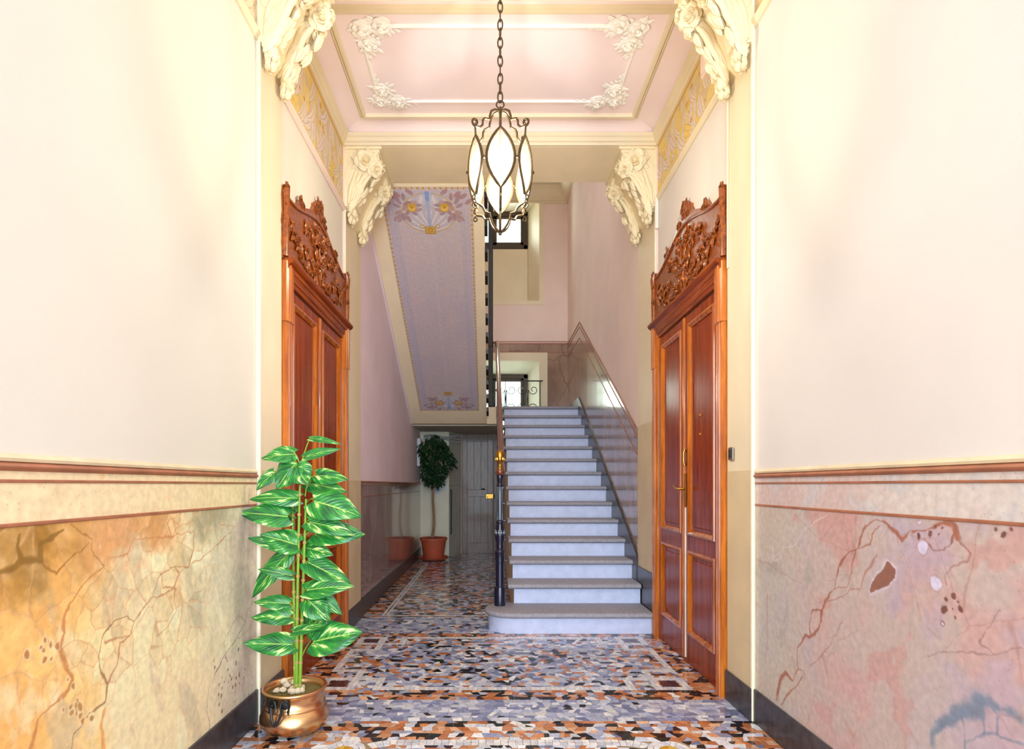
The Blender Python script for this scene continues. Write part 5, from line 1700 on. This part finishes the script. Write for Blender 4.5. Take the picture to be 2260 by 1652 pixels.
LV = [ # base, tip, width (pixels of a x2.32 crop), depth shift, stalk foot
    ((345, 135), (172, 146), 92, 0, (375, 195)), ((428, 60), (578, 76), 34, .02, (388, 170)), ((395, 155), (568, 98), 56, -.02, (385, 200)),
    ((345, 178), (236, 308), 150, -.03, (372, 215)), ((352, 205), (412, 292), 120, -.05, (372, 230)), ((240, 232), (142, 318), 72, .03, (340, 250)),
    ((362, 362), (108, 350), 92, -.01, (374, 390)), ((312, 455), (58, 428), 124, -.04, (340, 470)), ((335, 480), (150, 470), 66, .04, (345, 500)),
    ((362, 600), (172, 545), 124, -.04, (366, 560)), ((310, 618), (105, 562), 66, .02, (345, 600)), ((302, 652), (104, 872), 108, -.02, (345, 720)),
    ((332, 762), (160, 722), 56, -.06, (350, 790)), ((320, 905), (134, 888), 74, 0, (350, 950)), ((322, 972), (120, 968), 84, -.03, (352, 1020)),
    ((338, 1112), (80, 1106), 110, -.03, (352, 1190)), ((458, 245), (614, 262), 84, .0, (404, 330)), ((415, 285), (606, 318), 88, .05, (402, 360)),
    ((440, 372), (680, 440), 158, -.05, (406, 400)), ((418, 482), (648, 532), 100, -.03, (402, 520)), ((446, 540), (692, 530), 138, .02, (402, 560)),
    ((392, 615), (538, 648), 84, .04, (390, 640)), ((415, 690), (638, 800), 112, .0, (396, 740)), ((402, 835), (636, 802), 96, -.04, (392, 880)),
    ((432, 838), (590, 952), 92, .01, (392, 860)), ((412, 885), (524, 988), 120, -.02, (390, 930)), ((400, 1045), (508, 945), 130, .0, (384, 1060)),
    ((430, 1098), (676, 1040), 160, -.05, (385, 1180)), ((342, 1050), (505, 1010), 48, -.08, (362, 1060)), ((415, 440), (500, 448), 50, .05, (402, 470)),
    ((420, 700), (480, 740), 60, .06, (398, 720)), ((330, 410), (300, 480), 70, .05, (345, 440)),
]
for k, (b0, t0, wz, dz, sf) in enumerate(LV):
    d0 = 2.735 + dz
    bs, tp_ = L7(*b0, d0), L7(*t0, d0 - .035)
    stk = L7(*sf, 2.74)
    r = random.Random(k)
    pothos_leaf(bs, tp_, 1.12 * wz / 2.32 * d0 / F, (r.uniform(-.25, .25), -.9, .55), k + 1, r.uniform(.05, .2), stk)
# pale stones lying on the moss
for k, (zx, zy, s) in enumerate(((575, 385, .021), (625, 455, .019), (440, 560, .017), (560, 545, .016), (775, 405, .018), (745, 520, .018), (720, 570, .018), (840, 560, .019), (920, 500, .016), (905, 545, .017))):
    p = P(560 + zx / 8.605, 1460 + zy / 8.605, 2.70)
    dpt = F * (EYE - .195) / (1460 + zy / 8.605 - CY)
    p = P(560 + zx / 8.605, 1460 + zy / 8.605, dpt)
    b = B(); r = random.Random(k)
    b.ball((p.x, p.y, .199), s, 10, 7, .8)
    b.v = [(x + r.uniform(-.004, .004), y + r.uniform(-.004, .004), z + r.uniform(-.003, .003)) for x, y, z in b.v]
    o = b.build('stone', M_STONE, None, smooth=True, ang=50)
    tag(o, 'small pale pebble lying on the moss in the copper pot', 'stone', 'pale pebbles in the copper pot')

# ------------------------------------------------------------------ ficus in the passage
fx, fy = -.90, 8.95
fc = thing('potted_ficus', (fx, fy, 0), 'small dark green ficus tree in a terracotta pot at the passage end', 'plant')
B().lathe([(.001, 0), (.16, 0), (.225, .03), (.245, .055), (.238, .058), (.21, .035), (.001, .02)], fx, fy, 0, 36).build('saucer', M_TERRA, fc, smooth=True)
B().lathe([(.001, .03), (.15, .03), (.158, .05), (.195, .30), (.198, .315), (.214, .318), (.217, .355), (.205, .358), (.195, .34), (.001, .335)], fx, fy, 0, 36).build('pot', M_TERRA, fc, smooth=True)
B().lathe([(.196, .335), (.1, .35), (.001, .352)], fx, fy, 0, 24).build('soil', M_SOIL, fc, smooth=True)
tr = [(fx + .02 * math.sin(q * .8) - .025 + .006 * q, fy + .01 * math.cos(q), .33 + .125 * q) for q in range(11)]
trk = B().tube(tr, [.022 - .001 * q for q in range(11)], 9)
r = random.Random(77)
for k in range(12):
    a = r.uniform(0, 6.28); z0 = 1.2 + k * .05
    trk.tube([(fx + .02, fy, z0), (fx + .02 + .12 * math.cos(a), fy + .12 * math.sin(a), z0 + .15)], [.009, .004], 5)
trk.build('trunk', M_BARK, fc, smooth=True)
fol = B()
for k in range(1500):
    while True:
        x, y, z = r.uniform(-1, 1), r.uniform(-1, 1), r.uniform(-1, 1)
        if .25 < x * x + y * y + z * z < 1: break
    th = 1.0 + .18 * math.sin(z * 5 + x * 2)
    c = Vector((fx + .03 + x * .27 * th * (1.05 if z > -.2 else .85), fy + y * .24, 1.56 + z * .42))
    a = math.atan2(y, x) + r.uniform(-.8, .8)
    dr = Vector((math.cos(a) * .55, math.sin(a) * .55, -.75 + r.uniform(-.3, .4))).normalized()
    Ln = r.uniform(.055, .085); up = Vector((r.uniform(-.4, .4), r.uniform(-.8, .2), 1))
    sd_ = dr.cross(up).normalized(); n = sd_.cross(dr)
    p = [c, c + dr * Ln * .35 + sd_ * Ln * .22 + n * .004, c + dr * Ln, c + dr * Ln * .35 - sd_ * Ln * .22 + n * .004]
    q = c + dr * Ln * .5 - n * .006
    if c.x < XP + .03: continue
    fol.add([p[0], p[1], p[2], p[3], q], [(0, 1, 4), (1, 2, 4), (2, 3, 4), (3, 0, 4)])
o = fol.build('foliage', M_FICUS, fc, smooth=False, fix=False); o['kind'] = 'stuff'

# ------------------------------------------------------------------ old door at the passage end
od = thing('door_3', (-.2, 9.9, 0), 'old grey-brown plank door with brass lock at the passage end', 'door', kind='structure')
y0 = 9.86
ox0, ox1 = -.50, .04
b = B()
b.box(ox0, ox0 + .09, y0, y0 + .04, 0, 2.06, .003).box(ox1 - .09, ox1, y0, y0 + .04, 0, 2.06, .003)
for z0, z1 in ((0, .18), (.98, 1.10), (1.94, 2.06)): b.box(ox0 + .09, ox1 - .09, y0, y0 + .04, z0, z1, .003)
lf = b.build('door_leaf', M_OLDW, od)
for z0, z1 in ((.18, .98), (1.10, 1.94)):
    for k in range(3):
        w = (ox1 - ox0 - .18) / 3
        B().box(ox0 + .09 + k * w + .001, ox0 + .09 + (k + 1) * w - .001, y0 + .012, y0 + .035, z0, z1, .002).build('plank', M_OLDW, lf)
B().box(ox1 + .004, ox1 + .07, y0 - .01, y0 + .05, 0, 2.06, .004).build('door_post', M_OLDW, od)
B().box(ox0 - .02, ox0 - .004, y0 - .01, y0 + .05, 0, 2.06, .003).build('door_frame', M_CREAM, od)
lk_ = B().box(-.085, .045, y0 - .035, y0, .945, 1.03, .006).build('lock_box', M_BRASS, od)
B().box(.05, .075, y0 - .03, y0 - .008, .95, 1.02, .004).build('lock_keep', M_IRON, lk_)
B().ball((-.055, y0 - .04, .975), .009, 8, 6).build('knob', M_BRASS, lk_)
B().tube([(-.16, y0 - .02, 1.11), (-.10, y0 - .02, 1.11)], .012, 8).build('bolt', M_IRON, od)

# ------------------------------------------------------------------ small fittings
o = B().box(PR - .012, PR - .0025, 3.045, 3.105, 1.315, 1.385, .004)
sw = thing('light_switch', (PR, 3.075, 1.315), 'small chrome-framed light switch on the right near pilaster', 'switch')
o.build('plate', mat('chrome', (200, 196, 188), .25, metal=.9), sw)
B().box(PR - .016, PR - .011, 3.057, 3.093, 1.327, 1.373, .003).build('rocker', M_DARKP, sw)
jb = thing('junction_box', (XR, 3.35, 3.62), 'pinkish box on the right frieze beside the near bracket', 'box')
B().box(XR - .07, XR - .005, 3.27, 3.40, 3.60, 3.83, .006).build('body', M_PINK, jb)
B().box(XR - .076, XR - .07, 3.28, 3.39, 3.61, 3.72, .003).build('lid', M_PINK, jb)
o = B().box(XR - .03, XR - .002, F0 - .045, F0 - .017, 3.20, 3.47, .006).build('cable_cover', M_PLASTIC)
tag(o, 'short white cable cover beside the far right bracket', 'cable cover')
o = B().tube([(PR - .006, N1 - .02, 2.37), (PR - .006, N1 - .02, 3.3)], .006, 6).build('wall_conduit', M_CREAM)
tag(o, 'thin cream conduit running up the right near pilaster', 'conduit')
mb = thing('meter_box', (XP, 9.2, 1.4), 'pale grey meter box on the passage wall behind the ficus', 'box')
B().box(XP, XP + .05, 9.0, 9.3, 1.48, 1.92, .006).build('body', M_PAPER, mb)
B().box(XP + .05, XP + .056, 9.02, 9.28, 1.50, 1.90, .004).build('cover', M_PLASTIC, mb)
for k, (x0, x1, z0, z1, lab) in enumerate(((-.935, -.825, 1.03, 1.20, 'framed paper notice with a blue sheet on the whitewashed passage wall'), (-.815, -.72, 1.08, 1.22, 'small pale paper notice right of the framed one on the passage wall'))):
    nt_ = thing('notice', ((x0 + x1) / 2, 9.4, z0), lab, 'notice')
    B().box(x0, x1, 9.39, 9.399, z0, z1, .002).build('sheet', M_PAPER, nt_)
    if k == 0:
        B().box(x0 + .025, x1 - .02, 9.386, 9.3905, z0 + .05, z1 - .02, .001).build('print', mat('blue_print', (140, 170, 196), .7), nt_)
o = B().tube([(-.66, 9.40, 1.10), (-.655, 9.36, 1.10), (-.65, 9.36, 1.05), (-.65, 9.36, .40), (-.655, 9.36, .38), (-.66, 9.40, .38)], .011, 8).build('pull_bar', M_IRON, smooth=True)
tag(o, 'long thin black vertical bar on the grey slanted panel', 'bar')
for k in range(4):
    pts = [(-1.10 + .1 * q, 9.36 - .01 * k, 1.99 - .018 * k + .02 * math.sin(q * 1.3 + k) - (.012 * k if q > 3 else 0)) for q in range(7)]
    o = B().tube(pts, .008, 6).build('cable', M_CABLE, smooth=True)
    tag(o, ('topmost', 'second from the top', 'third from the top', 'lowest')[k] + ' of the four grey cables along the top of the passage end', 'cable', 'cables over the passage end')
